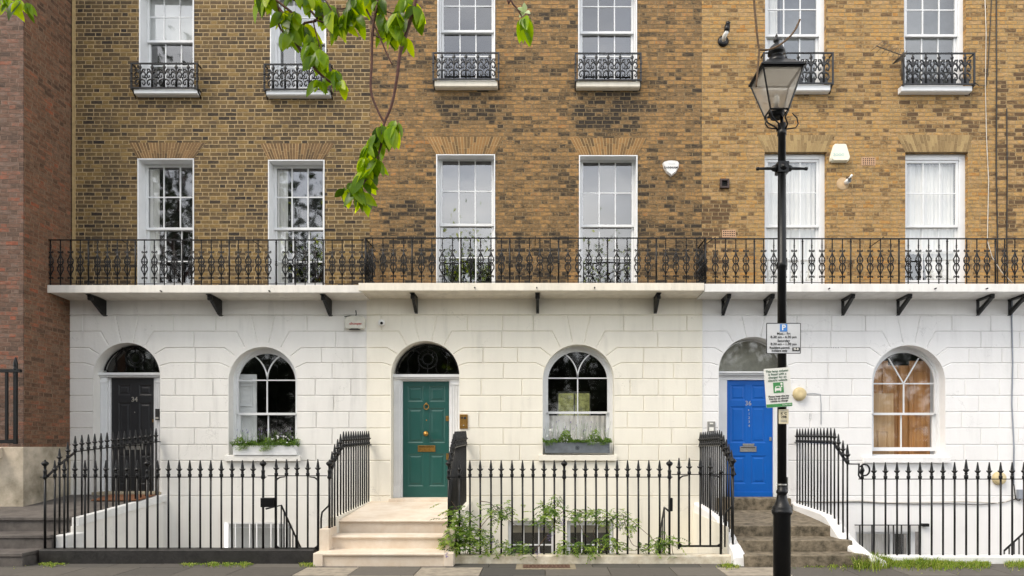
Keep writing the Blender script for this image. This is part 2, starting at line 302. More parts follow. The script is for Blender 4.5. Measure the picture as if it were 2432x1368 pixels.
# ------------------------------------------------------------------ mesh builder
class MB:
    def __init__(s): s.v = []; s.f = []; s.r = []; s.sm = []
    def add(s, vs, fs, r=None, smooth=False):
        o = len(s.v); s.v += [tuple(v) for v in vs]; r = random.random() if r is None else r
        for f in fs: s.f.append(tuple(i + o for i in f)); s.r.append(r); s.sm.append(smooth)
    def box(s, x0, x1, y0, y1, z0, z1, r=None):
        if x0 > x1: x0, x1 = x1, x0
        if y0 > y1: y0, y1 = y1, y0
        if z0 > z1: z0, z1 = z1, z0
        s.add([(x0,y0,z0),(x1,y0,z0),(x1,y1,z0),(x0,y1,z0),(x0,y0,z1),(x1,y0,z1),(x1,y1,z1),(x0,y1,z1)],
              [(0,3,2,1),(4,5,6,7),(0,1,5,4),(1,2,6,5),(2,3,7,6),(3,0,4,7)], r)
    def prism(s, poly, y0, y1, r=None, plane='XZ'):
        """polygon (a,b) extruded; XZ: along Y, YZ: along X (y0,y1 are x), XY: along Z"""
        n = len(poly); T = {'XZ': lambda a, b, c: (a, c, b), 'YZ': lambda a, b, c: (c, a, b), 'XY': lambda a, b, c: (a, b, c)}[plane]
        vs = [T(a, b, y0) for a, b in poly] + [T(a, b, y1) for a, b in poly]
        tri = tessellate_polygon([[Vector((a, b, 0)) for a, b in poly]])
        fs = [tuple(t) for t in tri] + [tuple(i + n for i in reversed(t)) for t in tri]
        fs += [(i, (i + 1) % n, (i + 1) % n + n, i + n) for i in range(n)]
        s.add(vs, fs, r)
    def strip(s, inner, outer, y0, y1, closed=False, r=None):
        """band between two XZ paths, extruded in Y"""
        n = len(inner); vs = []
        for (a, b), (c, d) in zip(inner, outer): vs += [(a, y0, b), (c, y0, d), (c, y1, d), (a, y1, b)]
        fs = []
        for i in range(n if closed else n - 1):
            p, q = 4 * i, 4 * ((i + 1) % n)
            for k in range(4): fs.append((p + k, p + (k + 1) % 4, q + (k + 1) % 4, q + k))
        if not closed: fs += [(3, 2, 1, 0), tuple(4 * (n - 1) + k for k in range(4))]
        s.add(vs, fs, r)
    def tube(s, pts, rad, n=6, r=None, smooth=True, flat=1.0):
        pts = [Vector(p) for p in pts]; m = len(pts); rads = rad if isinstance(rad, (list, tuple)) else [rad] * m
        vs = []; prev = None
        for i, p in enumerate(pts):
            t = (pts[min(i + 1, m - 1)] - pts[max(i - 1, 0)]); t = t.normalized() if t.length > 1e-9 else Vector((0, 0, 1))
            a = prev if prev is not None else (Vector((0, 1, 0)) if abs(t.y) < .9 else Vector((1, 0, 0)))
            a = (a - t * a.dot(t)); a = a.normalized() if a.length > 1e-6 else t.orthogonal().normalized(); prev = a; bb = t.cross(a)
            for k in range(n):
                th = 2 * math.pi * k / n; vs.append(p + (a * math.cos(th) * flat + bb * math.sin(th)) * rads[i])
        fs = [(i * n + k, i * n + (k + 1) % n, (i + 1) * n + (k + 1) % n, (i + 1) * n + k) for i in range(m - 1) for k in range(n)]
        fs += [tuple(reversed(range(n))), tuple((m - 1) * n + k for k in range(n))]
        s.add(vs, fs, r, smooth)
    def lathe(s, prof, c=(0, 0, 0), n=12, axis='Z', r=None, smooth=True):
        c = Vector(c); vs = []
        for (rr, h) in prof:
            for k in range(n):
                th = 2 * math.pi * (k + .5) / n; a, b = rr * math.cos(th), rr * math.sin(th)
                vs.append(c + (Vector((a, b, h)) if axis == 'Z' else Vector((a, -h, b)) if axis == 'Y' else Vector((h, a, b))))
        m = len(prof)
        fs = [(i * n + k, i * n + (k + 1) % n, (i + 1) * n + (k + 1) % n, (i + 1) * n + k) for i in range(m - 1) for k in range(n)]
        fs += [tuple(reversed(range(n))), tuple((m - 1) * n + k for k in range(n))]
        s.add(vs, fs, r, smooth)
    def leaf(s, p, d, nrm, ln, wd, fold=.25, curl=.2, seg=4, r=None):
        p, d = Vector(p), Vector(d).normalized(); nrm = Vector(nrm); nrm = (nrm - d * nrm.dot(d)).normalized(); side = d.cross(nrm)
        vs = []; 
        for i in range(seg + 1):
            t = i / seg; w_ = wd * .5 * (math.sin(math.pi * t ** .8) ** .75 if 0 < t < 1 else .02)
            c = p + d * ln * t - nrm * curl * ln * t * t
            vs += [c - side * w_ + nrm * fold * w_, c, c + side * w_ + nrm * fold * w_]
        fs = []
        for i in range(seg):
            a = 3 * i; fs += [(a, a + 1, a + 4, a + 3), (a + 1, a + 2, a + 5, a + 4)]
        s.add(vs, fs, r, True)
    def build(s, name, mat, parent=None, bevel=0, props=None):
        me = bpy.data.meshes.new(name)
        v = s.v
        me.from_pydata(v, [], s.f); me.update()
        at = me.attributes.new('rnd', 'FLOAT', 'FACE'); at.data.foreach_set('value', s.r)
        me.polygons.foreach_set('use_smooth', s.sm)
        bm = bmesh.new(); bm.from_mesh(me); bmesh.ops.recalc_face_normals(bm, faces=bm.faces) if len(s.f) < 60000 else None; bm.to_mesh(me); bm.free()
        me.materials.append(mat if not isinstance(mat, str) else M_[mat])
        o = bpy.data.objects.new(name, me); COL.objects.link(o)
        if parent is not None: par(o, parent)
        if bevel:
            b = o.modifiers.new('bevel', 'BEVEL'); b.width = bevel; b.segments = 2; b.limit_method = 'ANGLE'; b.angle_limit = R_(50)
        return o

WM = {}
def wpos(o): return WM.get(o.name, Vector((0, 0, 0)))
def par(o, p):
    o.parent = p; base = wpos(p); o.matrix_parent_inverse = Matrix.Translation(-base)
def tag(o, label=None, cat=None, group=None, kind=None):
    if label: o['label'] = label
    if cat: o['category'] = cat
    if group: o['group'] = group
    if kind: o['kind'] = kind
    return o
def thing(name, label, cat, loc, group=None):
    o = bpy.data.objects.new(name, None); COL.objects.link(o); o.location = loc; o.empty_display_size = .2
    WM[o.name] = Vector(loc); return tag(o, label, cat, group)
def Vsub(mb, org):   # recentre a mesh builder on an origin
    mb.v = [(a - org[0], b - org[1], c - org[2]) for a, b, c in mb.v]; return mb
def solo(mb, name, mat, org, label, cat, group=None, kind=None, bevel=0):
    o = Vsub(mb, org).build(name, mat, None, bevel); o.location = org; WM[o.name] = Vector(org); return tag(o, label, cat, group, kind)
def inst(src, parent, off, name=None):   # copy of a mesh part placed at an offset
    o = src.copy(); COL.objects.link(o)
    par(o, parent); o.location = off; return o
def part(proto_mb, name, mat, parent, offs, bevel=0):
    """one mesh, several placed copies, each a part of its own"""
    first = proto_mb.build(name, mat, parent, bevel); first.location = offs[0]; out = [first]
    for o_ in offs[1:]: out.append(inst(first, parent, o_))
    return out
def text(s, size, loc, mat, name, parent, roll=0, spacing=1, extr=.0012, bold=0, align='CENTER', sx=1, rz=0):
    cu = bpy.data.curves.new('lettering', 'FONT'); cu.body = s; cu.size = size; cu.extrude = extr; cu.align_x = align; cu.align_y = 'CENTER'
    cu.offset = bold; cu.space_character = spacing; cu.resolution_u = 3
    ob = bpy.data.objects.new('lettering', cu); COL.objects.link(ob); dg = bpy.context.evaluated_depsgraph_get(); dg.update()
    me = bpy.data.meshes.new_from_object(ob.evaluated_get(dg)); bpy.data.objects.remove(ob)
    T = Matrix.Translation(Vector(loc)) @ Matrix.Rotation(rz, 4, 'Z') @ Matrix.Rotation(roll, 4, 'Y') @ Matrix.Rotation(R_(90), 4, 'X') @ Matrix.Diagonal((sx, 1, 1, 1))
    me.transform(T); me.materials.clear(); me.materials.append(M_[mat]); me.name = name
    o = bpy.data.objects.new(name, me); COL.objects.link(o)
    if parent is not None: par(o, parent)
    return o
def arc(cx, cz, r, a0, a1, n):
    return [(cx + r * math.cos(R_(a0 + (a1 - a0) * i / n)), cz + r * math.sin(R_(a0 + (a1 - a0) * i / n))) for i in range(n + 1)]

# ------------------------------------------------------------------ houses
H34 = thing('terraced_house', 'brown brick house with grey front door and white stucco ground floor, left of three', 'house', (-5.5, 0, 0), 'terraced houses')
H35 = thing('terraced_house', 'brick house with green front door and cream stucco ground floor, middle of three', 'house', (0, 0, 0), 'terraced houses')
H36 = thing('terraced_house', 'yellow brick house with blue front door and bright white ground floor', 'house', (6.5, 0, 0), 'terraced houses')
XA, XB, XC, XD = X_(163), X_(872), X_(1667), X_(2432) + 3.2
TOP = 12.6
ZB34, ZB35 = 4.49, 4.53

# brick wall sheet with rectangular openings (and jambs)
def brick_wall(house, x0, x1, z0, z1, ops, mat, jamb=.12, jl=0):
    xs = sorted({x0, x1} | {o[0] for o in ops} | {o[1] for o in ops}); zs = sorted({z0, z1} | {o[2] for o in ops} | {o[3] for o in ops})
    xs = [x for x in xs if x0 <= x <= x1]; zs = [z for z in zs if z0 <= z <= z1]
    mb = MB()
    for i in range(len(xs) - 1):
        for j in range(len(zs) - 1):
            cx, cz = (xs[i] + xs[i + 1]) / 2, (zs[j] + zs[j + 1]) / 2
            if any(o[0] < cx < o[1] and o[2] < cz < o[3] for o in ops): continue
            mb.add([(xs[i], 0, zs[j]), (xs[i + 1], 0, zs[j]), (xs[i + 1], 0, zs[j + 1]), (xs[i], 0, zs[j + 1])], [(0, 1, 2, 3)])
    mb.build('brick_wall', mat, house)
    jb = MB()
    for (a, b, c, d) in ops:
        jb.add([(a, 0, c), (a, jamb, c), (a, jamb, d), (a, 0, d)], [(0, 1, 2, 3)]); jb.add([(b, 0, c), (b, jamb, c), (b, jamb, d), (b, 0, d)], [(3, 2, 1, 0)])
        jb.add([(a, 0, d), (b, 0, d), (b, jamb, d), (a, jamb, d)], [(0, 1, 2, 3)])
    jb.build('window_jambs', M_['brickJ'], house)

def patch_under(xc, z, amt, hw=.62, hh=.55): return (xc, z, hw, hh, amt)
M_['brickA'] = brick_mat('brown_stock_brick', rampA, G(172, 150, 113), seed=1, soot=.34, mfac=.0058, warp=.004, inb=.7, bv=.8, joint_shadow=.12)
M_['brickB'] = brick_mat('patchy_stock_brick', rampB, G(142, 122, 92), seed=5, soot=.5, mfac=.0046, warp=.0075, inb=1.5, bv=1.4, joint_shadow=.6, rs=.75,
    patch=[(X_(1107), Z_(250), .62, .38, .28), (X_(1445), Z_(260), .62, .42, .34), (X_(1545), Z_(455), .42, .28, .25), (X_(980), Z_(560), .6, .7, .28), (X_(1270), Z_(620), .8, .5, .25), (X_(1590), Z_(600), .7, .6, .25)])
M_['brickC'] = brick_mat('yellow_stock_brick', rampC, G(170, 146, 108), seed=9, soot=.34, mfac=.0050, warp=.0065, inb=1.3, bv=1.0, joint_shadow=.6, rs=.9,
    patch=[(X_(1690), Z_(560), .35, .8, .4), (X_(2225), Z_(270), .7, .4, .15), (X_(2420), Z_(350), .5, 2.0, .25)])
M_['brickJ'] = brick_mat('jamb_brick', rampC, G(160, 134, 98), axis='Y', seed=3, soot=.3)

wins1 = {  # first floor: x0,x1,ytop of the opening
 '34a': (327, 461, 377), '34b': (637, 771, 380), '35a': (1036, 1176, 367), '35b': (1375, 1514, 369), '36a': (1816, 1963, 362), '36b': (2150, 2299, 362)}
wins2 = {'34c': (331, 461, -30, 214), '34d': (642, 775, -28, 216), '35c': (1039, 1176, -60, 192), '35d': (1373, 1513, -58, 192), '36c': (1817, 1962, -62, 204), '36d': (2147, 2294, -62, 205)}
def opr(k):
    if k in wins1:
        a, b, t = wins1[k]; return (X_(a), X_(b), 4.3, Z_(t))
    a, b, t, bt = wins2[k]; return (X_(a), X_(b), Z_(bt), Z_(t))
brick_wall(H34, X_(178), X_(878), 4.3, TOP, [opr('34a'), opr('34b'), opr('34c'), opr('34d')], M_['brickA'])
brick_wall(H35, X_(878), X_(1667), 4.3, TOP, [opr('35a'), opr('35b'), opr('35c'), opr('35d')], M_['brickB'])
brick_wall(H36, X_(1667), XD, 4.3, TOP, [opr('36a'), opr('36b'), opr('36c'), opr('36d')], M_['brickC'])
# fillet strip where the terrace meets the red building
f = MB(); f.box(X_(172), X_(179.5), -.012, .1, 4.4, TOP); f.build('mortar_fillet', simple('lime_mortar', lin(176, 152, 108), .9, 0, .15, 9, .004, 30), H34)
for h, a, b in ((H34, X_(163), XB), (H35, XB, XC), (H36, XC, XD)):
    f = MB(); f.box(a, b, .02, 8, TOP - .25, TOP); f.box(a, b, -.06, .4, TOP, TOP + .18); f.box(a, b, 7.8, 8, -2.6, TOP - .25); f.build('roof', 'slate', h)

# gauged brick flat arches
M_['rubA'] = attr_mat('rubbed_brick_brown', [(0, G(84, 66, 46)), (.5, G(116, 90, 60)), (1, G(136, 106, 70))], .85, .004, 50, .5)
M_['rubB'] = attr_mat('rubbed_brick_orange', [(0, G(96, 76, 50)), (.4, G(130, 100, 62)), (.8, G(148, 112, 68)), (1, G(156, 118, 72))], .85, .004, 50, .7)
M_['rubC'] = attr_mat('rubbed_brick_buff', [(0, G(128, 106, 72)), (.5, G(152, 128, 88)), (1, G(166, 142, 98))], .85, .004, 50, .5)
def flat_arch(house, xa, xb, ta, tb, yb, yt, mat, n=23):
    mb = MB(); z0, z1 = Z_(yb), Z_(yt)
    back = MB()
    for i in range(n):
        g = .0048
        def at(u, z):   # u 0..1 across, z 0..1 up
            a = X_(xa) + (X_(xb) - X_(xa)) * u; b = X_(ta) + (X_(tb) - X_(ta)) * u
            return (a + (b - a) * z, z0 + (z1 - z0) * z)
        u0, u1 = i / n, (i + 1) / n; du = g / (X_(xb) - X_(xa))
        cut = random.choice([.33, .66, .5]); gz = .004 / (z1 - z0)
        for (c0, c1) in ((0, cut - gz), (cut + gz, 1)):
            p = [at(u0 + du, c0), at(u1 - du, c0), at(u1 - du, c1), at(u0 + du, c1)]
            mb.prism(p, -.007 - random.random() * .002, .02)
    mb.build('flat_arch', mat, house)
    back.prism([(X_(xa), z0), (X_(xb), z0), (X_(tb), z1), (X_(ta), z1)], -.004, .0); back.build('arch_joints', simple('arch_mortar', lin(186, 160, 118), .9), house)
flat_arch(H34, 327, 461, 306, 488, 376, 339, M_['rubA']); flat_arch(H34, 637, 771, 618, 794, 379, 341, M_['rubA'])
flat_arch(H35, 1036, 1176, 1013, 1197, 366, 325, M_['rubB']); flat_arch(H35, 1375, 1514, 1353, 1534, 368, 328, M_['rubB'])
flat_arch(H36, 1816, 1963, 1797, 1980, 361, 321, M_['rubC'], 21); flat_arch(H36, 2150, 2299, 2130, 2311, 361, 321, M_['rubC'], 21)

# ---------------------------------------------------------------- sash windows
def folds(x0, x1, z0, z1, y, amp=.025, nf=9, lean=0.0):
    mb = MB(); n = nf * 6; ph = random.random() * 6
    vs = []
    for j in range(5):
        t = j / 4
        for i in range(n + 1):
            u = i / n; w_ = 1 - .12 * (1 - t) * lean
            vs.append((x0 + (x1 - x0) * (u * w_) + lean * .12 * (1 - t), y + amp * math.sin(ph + u * nf * 2 * math.pi + .6 * math.sin(u * 13)) * (1 - .3 * t) + .01 * math.sin(u * 31), z0 + (z1 - z0) * t))
    fs = [(j * (n + 1) + i, j * (n + 1) + i + 1, (j + 1) * (n + 1) + i + 1, (j + 1) * (n + 1) + i) for j in range(4) for i in range(n)]
    mb.add(vs, fs, .5, True); return mb
def grid_sash(mb, x0, x1, z0, z1, y, xb, zb, st=.042, bt=.020, top=.045, bot=.05):
    """sash in the XZ plane: outer rails + glazing bars; x0..z1 is the outer size"""
    t = .04
    mb.box(x0, x0 + st, y, y + t, z0, z1); mb.box(x1 - st, x1, y, y + t, z0, z1)
    mb.box(x0 + st, x1 - st, y + .001, y + t, z1 - top, z1); mb.box(x0 + st, x1 - st, y + .001, y + t, z0, z0 + bot)
    for x in xb: mb.box(x - bt / 2, x + bt / 2, y + .008, y + t - .006, z0 + bot, z1 - top)
    for z in zb: mb.box(x0 + st, x1 - st, y + .010, y + t - .008, z - bt / 2, z + bt / 2)
def pane(x0, x1, z0, z1, y, tilt=0, tx=0):
    mb = MB(); mb.add([(x0, y - tx, z0 ), (x1, y + tx, z0), (x1, y + tx + tilt, z1), (x0, y - tx + tilt, z1)], [(0, 1, 2, 3)]); return mb
def sash_window(house, key, glass, rows_u, meet, rows_l, bars, rec, white_reveal, curtain=None, label=None, frame=(0, 0)):
    a, b, z0, z1 = opr(key)
    y = rec
    g = lambda x: X_(x, -rec); h = lambda v: Z_(v, -rec)
    gx0, gx1 = g(glass[0]), g(glass[1]); ztop = h(glass[2]); zbot = h(glass[3])
    fx0, fx1 = gx0 - .045, gx1 + .045
    mb = MB()     # the box frame fills from the opening to the sashes
    zl, zh = (z0 - .02 if key in wins2 else 4.45), z1 + .0
    mb.box(a - .01, fx0 - .004, y - .02, y + .12, zl, zh); mb.box(fx1 + .004, b + .01, y - .02, y + .12, zl, zh)
    mb.box(fx0 - .004, fx1 + .004, y - .018, y + .12, ztop + .05, zh)
    win = mb.build('window', 'white', house, .003); 
    if label: win['label'] = label
    zm = h(meet)
    s1 = MB(); grid_sash(s1, fx0, fx1, zm - .022, ztop + .046, y, [g(v) for v in bars], [h(v) for v in rows_u], bot=.044); s1.build('upper_sash', 'white', win)
    zlb = zbot - .06
    s2 = MB(); grid_sash(s2, fx0, fx1, zlb, zm + .018, y + .045, [X_(v, -rec) + (.006) for v in bars], [h(v) for v in rows_l], bot=.07, top=.04); s2.build('lower_sash', 'white', win)
    def glazing(zs, yy, dx):     # every light is its own sheet of old glass, bedded at a slightly different angle
        m_ = MB(); xs = [fx0 + .02] + [g(v) + dx for v in bars] + [fx1 - .02]; zs = sorted(zs)
        for xa, xb_ in zip(xs[:-1], xs[1:]):
            for za, zb_ in zip(zs[:-1], zs[1:]):
                t1, t2 = random.gauss(-.001, .0022), random.gauss(0, .0015)
                m_.add([(xa, yy - t2, za), (xb_, yy + t2, za), (xb_, yy + t2 + t1, zb_), (xa, yy - t2 + t1, zb_)], [(0, 1, 2, 3)])
        return m_
    glazing([zm, ztop + .01] + [h(v) for v in rows_u], y + .02, 0).build('upper_pane', 'glass', win)
    glazing([zlb + .02, zm - .01] + [h(v) for v in rows_l], y + .065, .006).build('lower_pane', 'glass', win)
    if white_reveal:
        r = MB(); t = .02
        r.box(a, a + t, -.014, y - .019, zl, zh); r.box(b - t, b, -.014, y - .019, zl, zh); r.box(a + t, b - t, -.0135, y - .019, zh - t, zh)
        r.build('reveal', 'white', win, .003)
    # room behind
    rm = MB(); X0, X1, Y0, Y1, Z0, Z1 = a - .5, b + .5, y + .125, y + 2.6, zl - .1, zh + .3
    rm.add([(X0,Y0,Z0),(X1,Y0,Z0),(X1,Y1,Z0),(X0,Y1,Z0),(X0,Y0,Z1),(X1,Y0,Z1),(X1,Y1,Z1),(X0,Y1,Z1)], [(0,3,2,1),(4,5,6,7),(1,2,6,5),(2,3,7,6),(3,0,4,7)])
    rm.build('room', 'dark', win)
    if curtain:
        for (c0, c1, cz0, cz1, dy, lean) in curtain:
            folds(g(c0), g(c1), h(cz1), h(cz0), y + .105 + dy, .014, max(3, int(abs(c1 - c0) / 9)), lean).build('curtain', 'curtain', win)
    return win
sash_window(H34, '34a', (352, 457, 397, 672), [468], 543, [619], [388.5, 427.5], .22, True, [(350, 373, 396, 676, 0, 0)])
sash_window(H34, '34b', (657, 766, 399, 672), [468], 543, [620], [693, 731], .22, True, [(655, 680, 398, 676, 0, 0)])
sash_window(H35, '35a', (1051, 1167, 381, 672), [454], 534, [610], [1090, 1128.5], .2, True)
sash_window(H35, '35b', (1385, 1500, 385, 672), [458], 536, [611], [1423, 1461.5], .2, True)
sash_window(H36, '36a', (1824, 1939, 385, 668), [458], 537, [613], [1862, 1901], .11, False, [(1820, 1880, 384, 668, 0, 0), (1880, 1942, 384, 668, .01, 0)])
sash_window(H36, '36b', (2154, 2270, 387, 665), [459], 537, [594], [2193, 2232.5], .11, False, [(2150, 2272, 386, 600, 0, 0), (2196, 2272, 540, 668, .03, 1)])
def win2(house, key, glass, ru, meet, rl, bars, rec, wr, cur=None): return sash_window(house, key, glass, ru, meet, rl, bars, rec, wr, cur)
win2(H34, '34c', (355, 456, -17, 206), [40], 98, [153], [389, 426.5], .22, True)
win2(H34, '34d', (664, 770, -17, 206), [41], 100, [156], [698, 735], .22, True)
win2(H35, '35c', (1054, 1167, -46, 188), [14], 74, [130], [1091, 1129], .2, True)
win2(H35, '35d', (1384, 1499, -44, 188), [15], 77, [130], [1421, 1459.5], .2, True)
win2(H36, '36c', (1824, 1939, -40, 196), [22], 84, [140], [1862, 1901], .11, False, [(1824, 1850, -38, 200, 0, 0)])
win2(H36, '36d', (2154, 2268, -40, 196), [23], 84, [140], [2192, 2231], .11, False)
# bright paper blinds behind the top sashes of the left-hand house
for h, x0, x1, y0, y1 in ((H34, 352, 459, -20, 99), (H34, 661, 772, -20, 101)):
    b = MB(); b.box(X_(x0, -.32), X_(x1, -.32), .315, .32, Z_(y1, -.32), Z_(y0, -.32)); b.build('window_blind', 'blind', h)
# roller-blind grey in second floor windows of the right-hand house
for h, x0, x1, y0, y1 in ((H36, 2150, 2272, -42, 200), (H36, 1852, 1943, -42, 200)):
    b = MB(); b.box(X_(x0, -.42), X_(x1, -.42), .415, .42, Z_(y1, -.42), Z_(y0, -.42)); b.build('window_blind', simple('grey_blind', lin(110, 112, 114), .9), h)

# sill slabs and iron window guards
def sill(house, xa, xb, yt, yb, d=.13, mat='white'):
    mb = MB(); zt, zb = Z_(yt, d), Z_(yb, d); mb.prism([(0.0, zt + .015), (-d, zt), (-d, zb + .015), (-d + .03, zb), (0, zb)], X_(xa, d), X_(xb, d), plane='YZ'); mb.build('window_sill', mat, house, .004)
sill(H34, 318, 468, 212, 223); sill(H34, 632, 782, 215, 226)
sill(H35, 1032, 1181, 191, 206, mat='slab_c'); sill(H35, 1369, 1520, 193, 207, mat='slab_c')
sill(H36, 1815, 1972, 201, 216); sill(H36, 2141, 2309, 204, 217)

def curl(mb, cx, cz, r0, a0, turns, y, rad, sgn=1, n=12):
    pts = [(cx + sgn * r0 * (1 - .75 * i / n) * math.cos(a0 + turns * 2 * math.pi * i / n), y, cz + r0 * (1 - .75 * i / n) * math.sin(a0 + turns * 2 * math.pi * i / n)) for i in range(n + 1)]
    mb.tube(pts, [rad * (1 - .2 * i / n) for i in range(n + 1)], 5, flat=.7)
def guard_unit(w_, h_, flatstyle=False):
    """one cast panel of a window guard, centred on x=0, z from 0 to h_"""
    mb = MB(); r = .0145 if not flatstyle else .018; y = 0
    mb.tube([(0, y, 0), (0, y, h_ * .84)], [r * 1.5, r * 1.1], 6, flat=.7)
    mb.lathe([(.0, -.012), (.028, -.011), (.033, 0), (.028, .011), (.0, .012)], (0, y, h_ * .88), 12, 'Y')
    mb.tube([(0, y, h_ * .84), (0, y, h_)], r * .9, 5)
    for s in (-1, 1):
        mb.tube([(0, y, h_ * .30), (s * w_ * .16, y, h_ * .36), (s * w_ * .36, y, h_ * .30), (s * w_ * .42, y, h_ * .18), (s * w_ * .30, y, h_ * .10), (s * w_ * .2, y, h_ * .15), (s * w_ * .25, y, h_ * .21)], [r * 1.2, r * 1.1, r, r, r, r * .9, r * .8], 5, flat=.7)
        mb.tube([(0, y, h_ * .56), (s * w_ * .14, y, h_ * .68), (s * w_ * .34, y, h_ * .68), (s * w_ * .45, y, h_ * .56), (s * w_ * .34, y, h_ * .42), (s * w_ * .22, y, h_ * .45), (s * w_ * .24, y, h_ * .53)], [r * 1.2, r * 1.2, r * 1.2, r, r, r, r * .8], 5, flat=.7)
        mb.tube([(s * w_ * .10, y, h_ * .66), (s * w_ * .26, y, h_ * .80), (s * w_ * .42, y, h_ * .80), (s * w_ * .40, y, h_ * .73), (s * w_ * .32, y, h_ * .74)], [r, r, r, r * .8, r * .6], 5, flat=.7)
        if flatstyle: mb.box(s * w_ * .08, s * w_ * .30, -.006, .006, 0, h_ * .16)
        else: mb.lathe([(0, -.008), (.016, -.006), (.016, .006), (0, .008)], (s * w_ * .5, y, h_ * .42), 8, 'Y'); mb.tube([(s * w_ * .5, y, h_ * .40), (s * w_ * .5, y, h_ * .3)], [.012, .002], 5)
    return mb
def guard(house, xa, xb, yt, yb, d, mat, flatstyle=False, protos={}):
    x0, x1, z1, z0 = X_(xa, d), X_(xb, d), Z_(yt, d), Z_(yb, d); hh = z1 - z0 - .03
    fr = MB()
    for z in (z0, z1):
        fr.box(x0, x1, -d - .012, -d + .012, z - .012, z + .012)
        for x in (x0, x1): fr.box(x - .010, x + .010, -d + .0121, 0, z - .010, z + .010)
    for x in (x0, x1): fr.box(x - .014, x + .014, -d - .014, -d + .0139, z0 - .03, z1 + .012)
    for x in (x0, x1): fr.tube([(x, -d, z0), (x, -.0, z0 - .12)], .012, 5)
    if not flatstyle:
        for x in (x0, x1):
            for z in (z0 + hh * .3, z0 + hh * .65): fr.lathe([(.014, -.02), (.024, -.01), (.024, .01), (.014, .02)], (x, -d, z), 8)
    g = fr.build('window_guard', mat, house)
    n = 5; wu = (x1 - x0 - .10) / n; u = guard_unit(wu, hh, flatstyle)
    part(u, 'cast_panel', mat, g, [(x0 + .05 + wu * (i + .5), -d, z0 + .012) for i in range(n)])
    # returns back to the wall
    return g
guard(H34, 312, 468, 151, 209, .155, 'iron'); guard(H34, 628, 784, 153, 212, .155, 'iron')
guard(H35, 1029, 1184, 126, 188, .155, 'iron_g'); guard(H35, 1367, 1522, 127, 190, .155, 'iron_g')
guard(H36, 1814, 1978, 126, 198, .155, 'iron_g', True); guard(H36, 2146, 2314, 127, 200, .155, 'iron_g', True)

# ---------------------------------------------------------------- balconies
def slab(house, xa, xb, ytop, ybot, mat, d=.62, wallmat=None, lend=True):
    zt, zb = Z_(ytop, d), Z_(ybot, d); x0, x1 = xa, xb
    mb = MB(); mb.prism([(0, zt + .02), (-d, zt), (-d, zb), (-d + .02, zb - .004), (-d + .05, zb + .01), (0, zb - .02)], x0, x1, plane='YZ')
    o = mb.build('balcony', mat, house, .006); return o, zt, zb
def baluster_mb():
    mb = MB(); r = .0108; H = .81
    mb.tube([(0, 0, 0), (0, 0, H)], .0095, 6)
    for z, rr in ((.05, .014), (.08, .018), (.66, .014), (.69, .018), (.72, .012)): mb.lathe([(.007, -.008), (rr, -.004), (rr, .004), (.007, .008)], (0, 0, z), 8)
    for s in (-1, 1):
        curl(mb, s * .028, .135, .022, -1.2, 1.1, 0, .0095, s, 9); curl(mb, s * .028, .60, .022, 1.2, -1.1, 0, .0095, s, 9)
        mb.tube([(0, 0, .17), (s * .02, 0, .22), (s * .05, 0, .28), (s * .052, 0, .32), (s * .03, 0, .365), (0, 0, .385)], r, 5)
        mb.tube([(0, 0, .575), (s * .016, 0, .52), (s * .046, 0, .46), (s * .052, 0, .42), (s * .034, 0, .385), (0, 0, .37)], r, 5)
        curl(mb, s * .022, .335, .020, 2.6, -1.0, 0, .0065, s, 8); curl(mb, s * .022, .43, .020, -2.6, 1.0, 0, .0065, s, 8)
        mb.tube([(s * .05, 0, .45), (s * .062, 0, .475)], [.005, .002], 4); mb.tube([(s * .05, 0, .29), (s * .062, 0, .265)], [.005, .002], 4)
    mb.box(-.035, .035, -.005, .005, .255, .262); mb.box(-.035, .035, -.005, .005, .492, .499)
    return mb
def post_mb():
    mb = MB(); mb.tube([(0, 0, 0), (0, 0, .81)], .0145, 8)
    for z, rr in ((.40, .02), (.37, .026), (.43, .018), (.77, .019), (.05, .018), (.74, .015)): mb.lathe([(.01, -.014), (rr, -.006), (rr, .006), (.01, .014)], (0, 0, z), 8)
    return mb
BAL = {}
def balustrade(bal, zt, pat, xl, xr, d, ends, mat):
    """pat: list of (px, kind)"""
    H = .81
    rail = MB(); rail.box(xl, xr, -d - .014, -d + .014, zt + H, zt + H + .018); rail.box(xl, xr, -d - .008, -d + .008, zt + .024, zt + .034)
    for x in ends: rail.box(x - .010, x + .010, -d + .0101, 0, zt + H, zt + H + .014); rail.box(x - .008, x + .008, -d + .0101, 0, zt + .024, zt + .034)
    rail.build('handrail', mat, bal)
    offs = {'o': [], 'p': []}
    for x, k in pat: offs[k].append((X_(x, d), -d, zt))
    for x in ends:
        for q in (.12, .24, .36, .48): offs['o'].append((x, -q, zt))
        offs['p'].append((x, -d, zt))
    part(baluster_mb(), 'baluster', mat, bal, offs['o']); part(post_mb(), 'post', mat, bal, offs['p'])
    # back stays
def pattern(x0, per, xend, n0=0, first=('o', 'o', 'o', 'o', 'p'), rel=(0, .212, .424, .636, .808)):
    out = []; x = x0
    while x < xend + 5:
        for k, q in zip(first, rel):
            xx = x + q * per
            if xx < xend: out.append((xx, k))
        x += per
    return out
D_ = .585
b34, zt34, zb34 = slab(H34, X_(103, .62), X_(858, .62), 677, 695, 'slab_w')
balustrade(b34, zt34, pattern(120, 111.5, 860), X_(112, D_), X_(864, D_), D_, [], 'iron')
def studs(bal, xs, y, d=.62):
    mb = MB(); mb.lathe([(.012, 0), (.012, .05), (.004, .055)], (0, 0, 0), 8, 'Y'); part(mb, 'overflow_stub', 'iron', bal, [(X_(x, d), -d, Z_(y, d)) for x in xs])
studs(b34, [384, 641], 692)
b35, zt35, zb35 = slab(H35, X_(852, .62), X_(1672, .62), 672, 690, 'slab_c', .64)
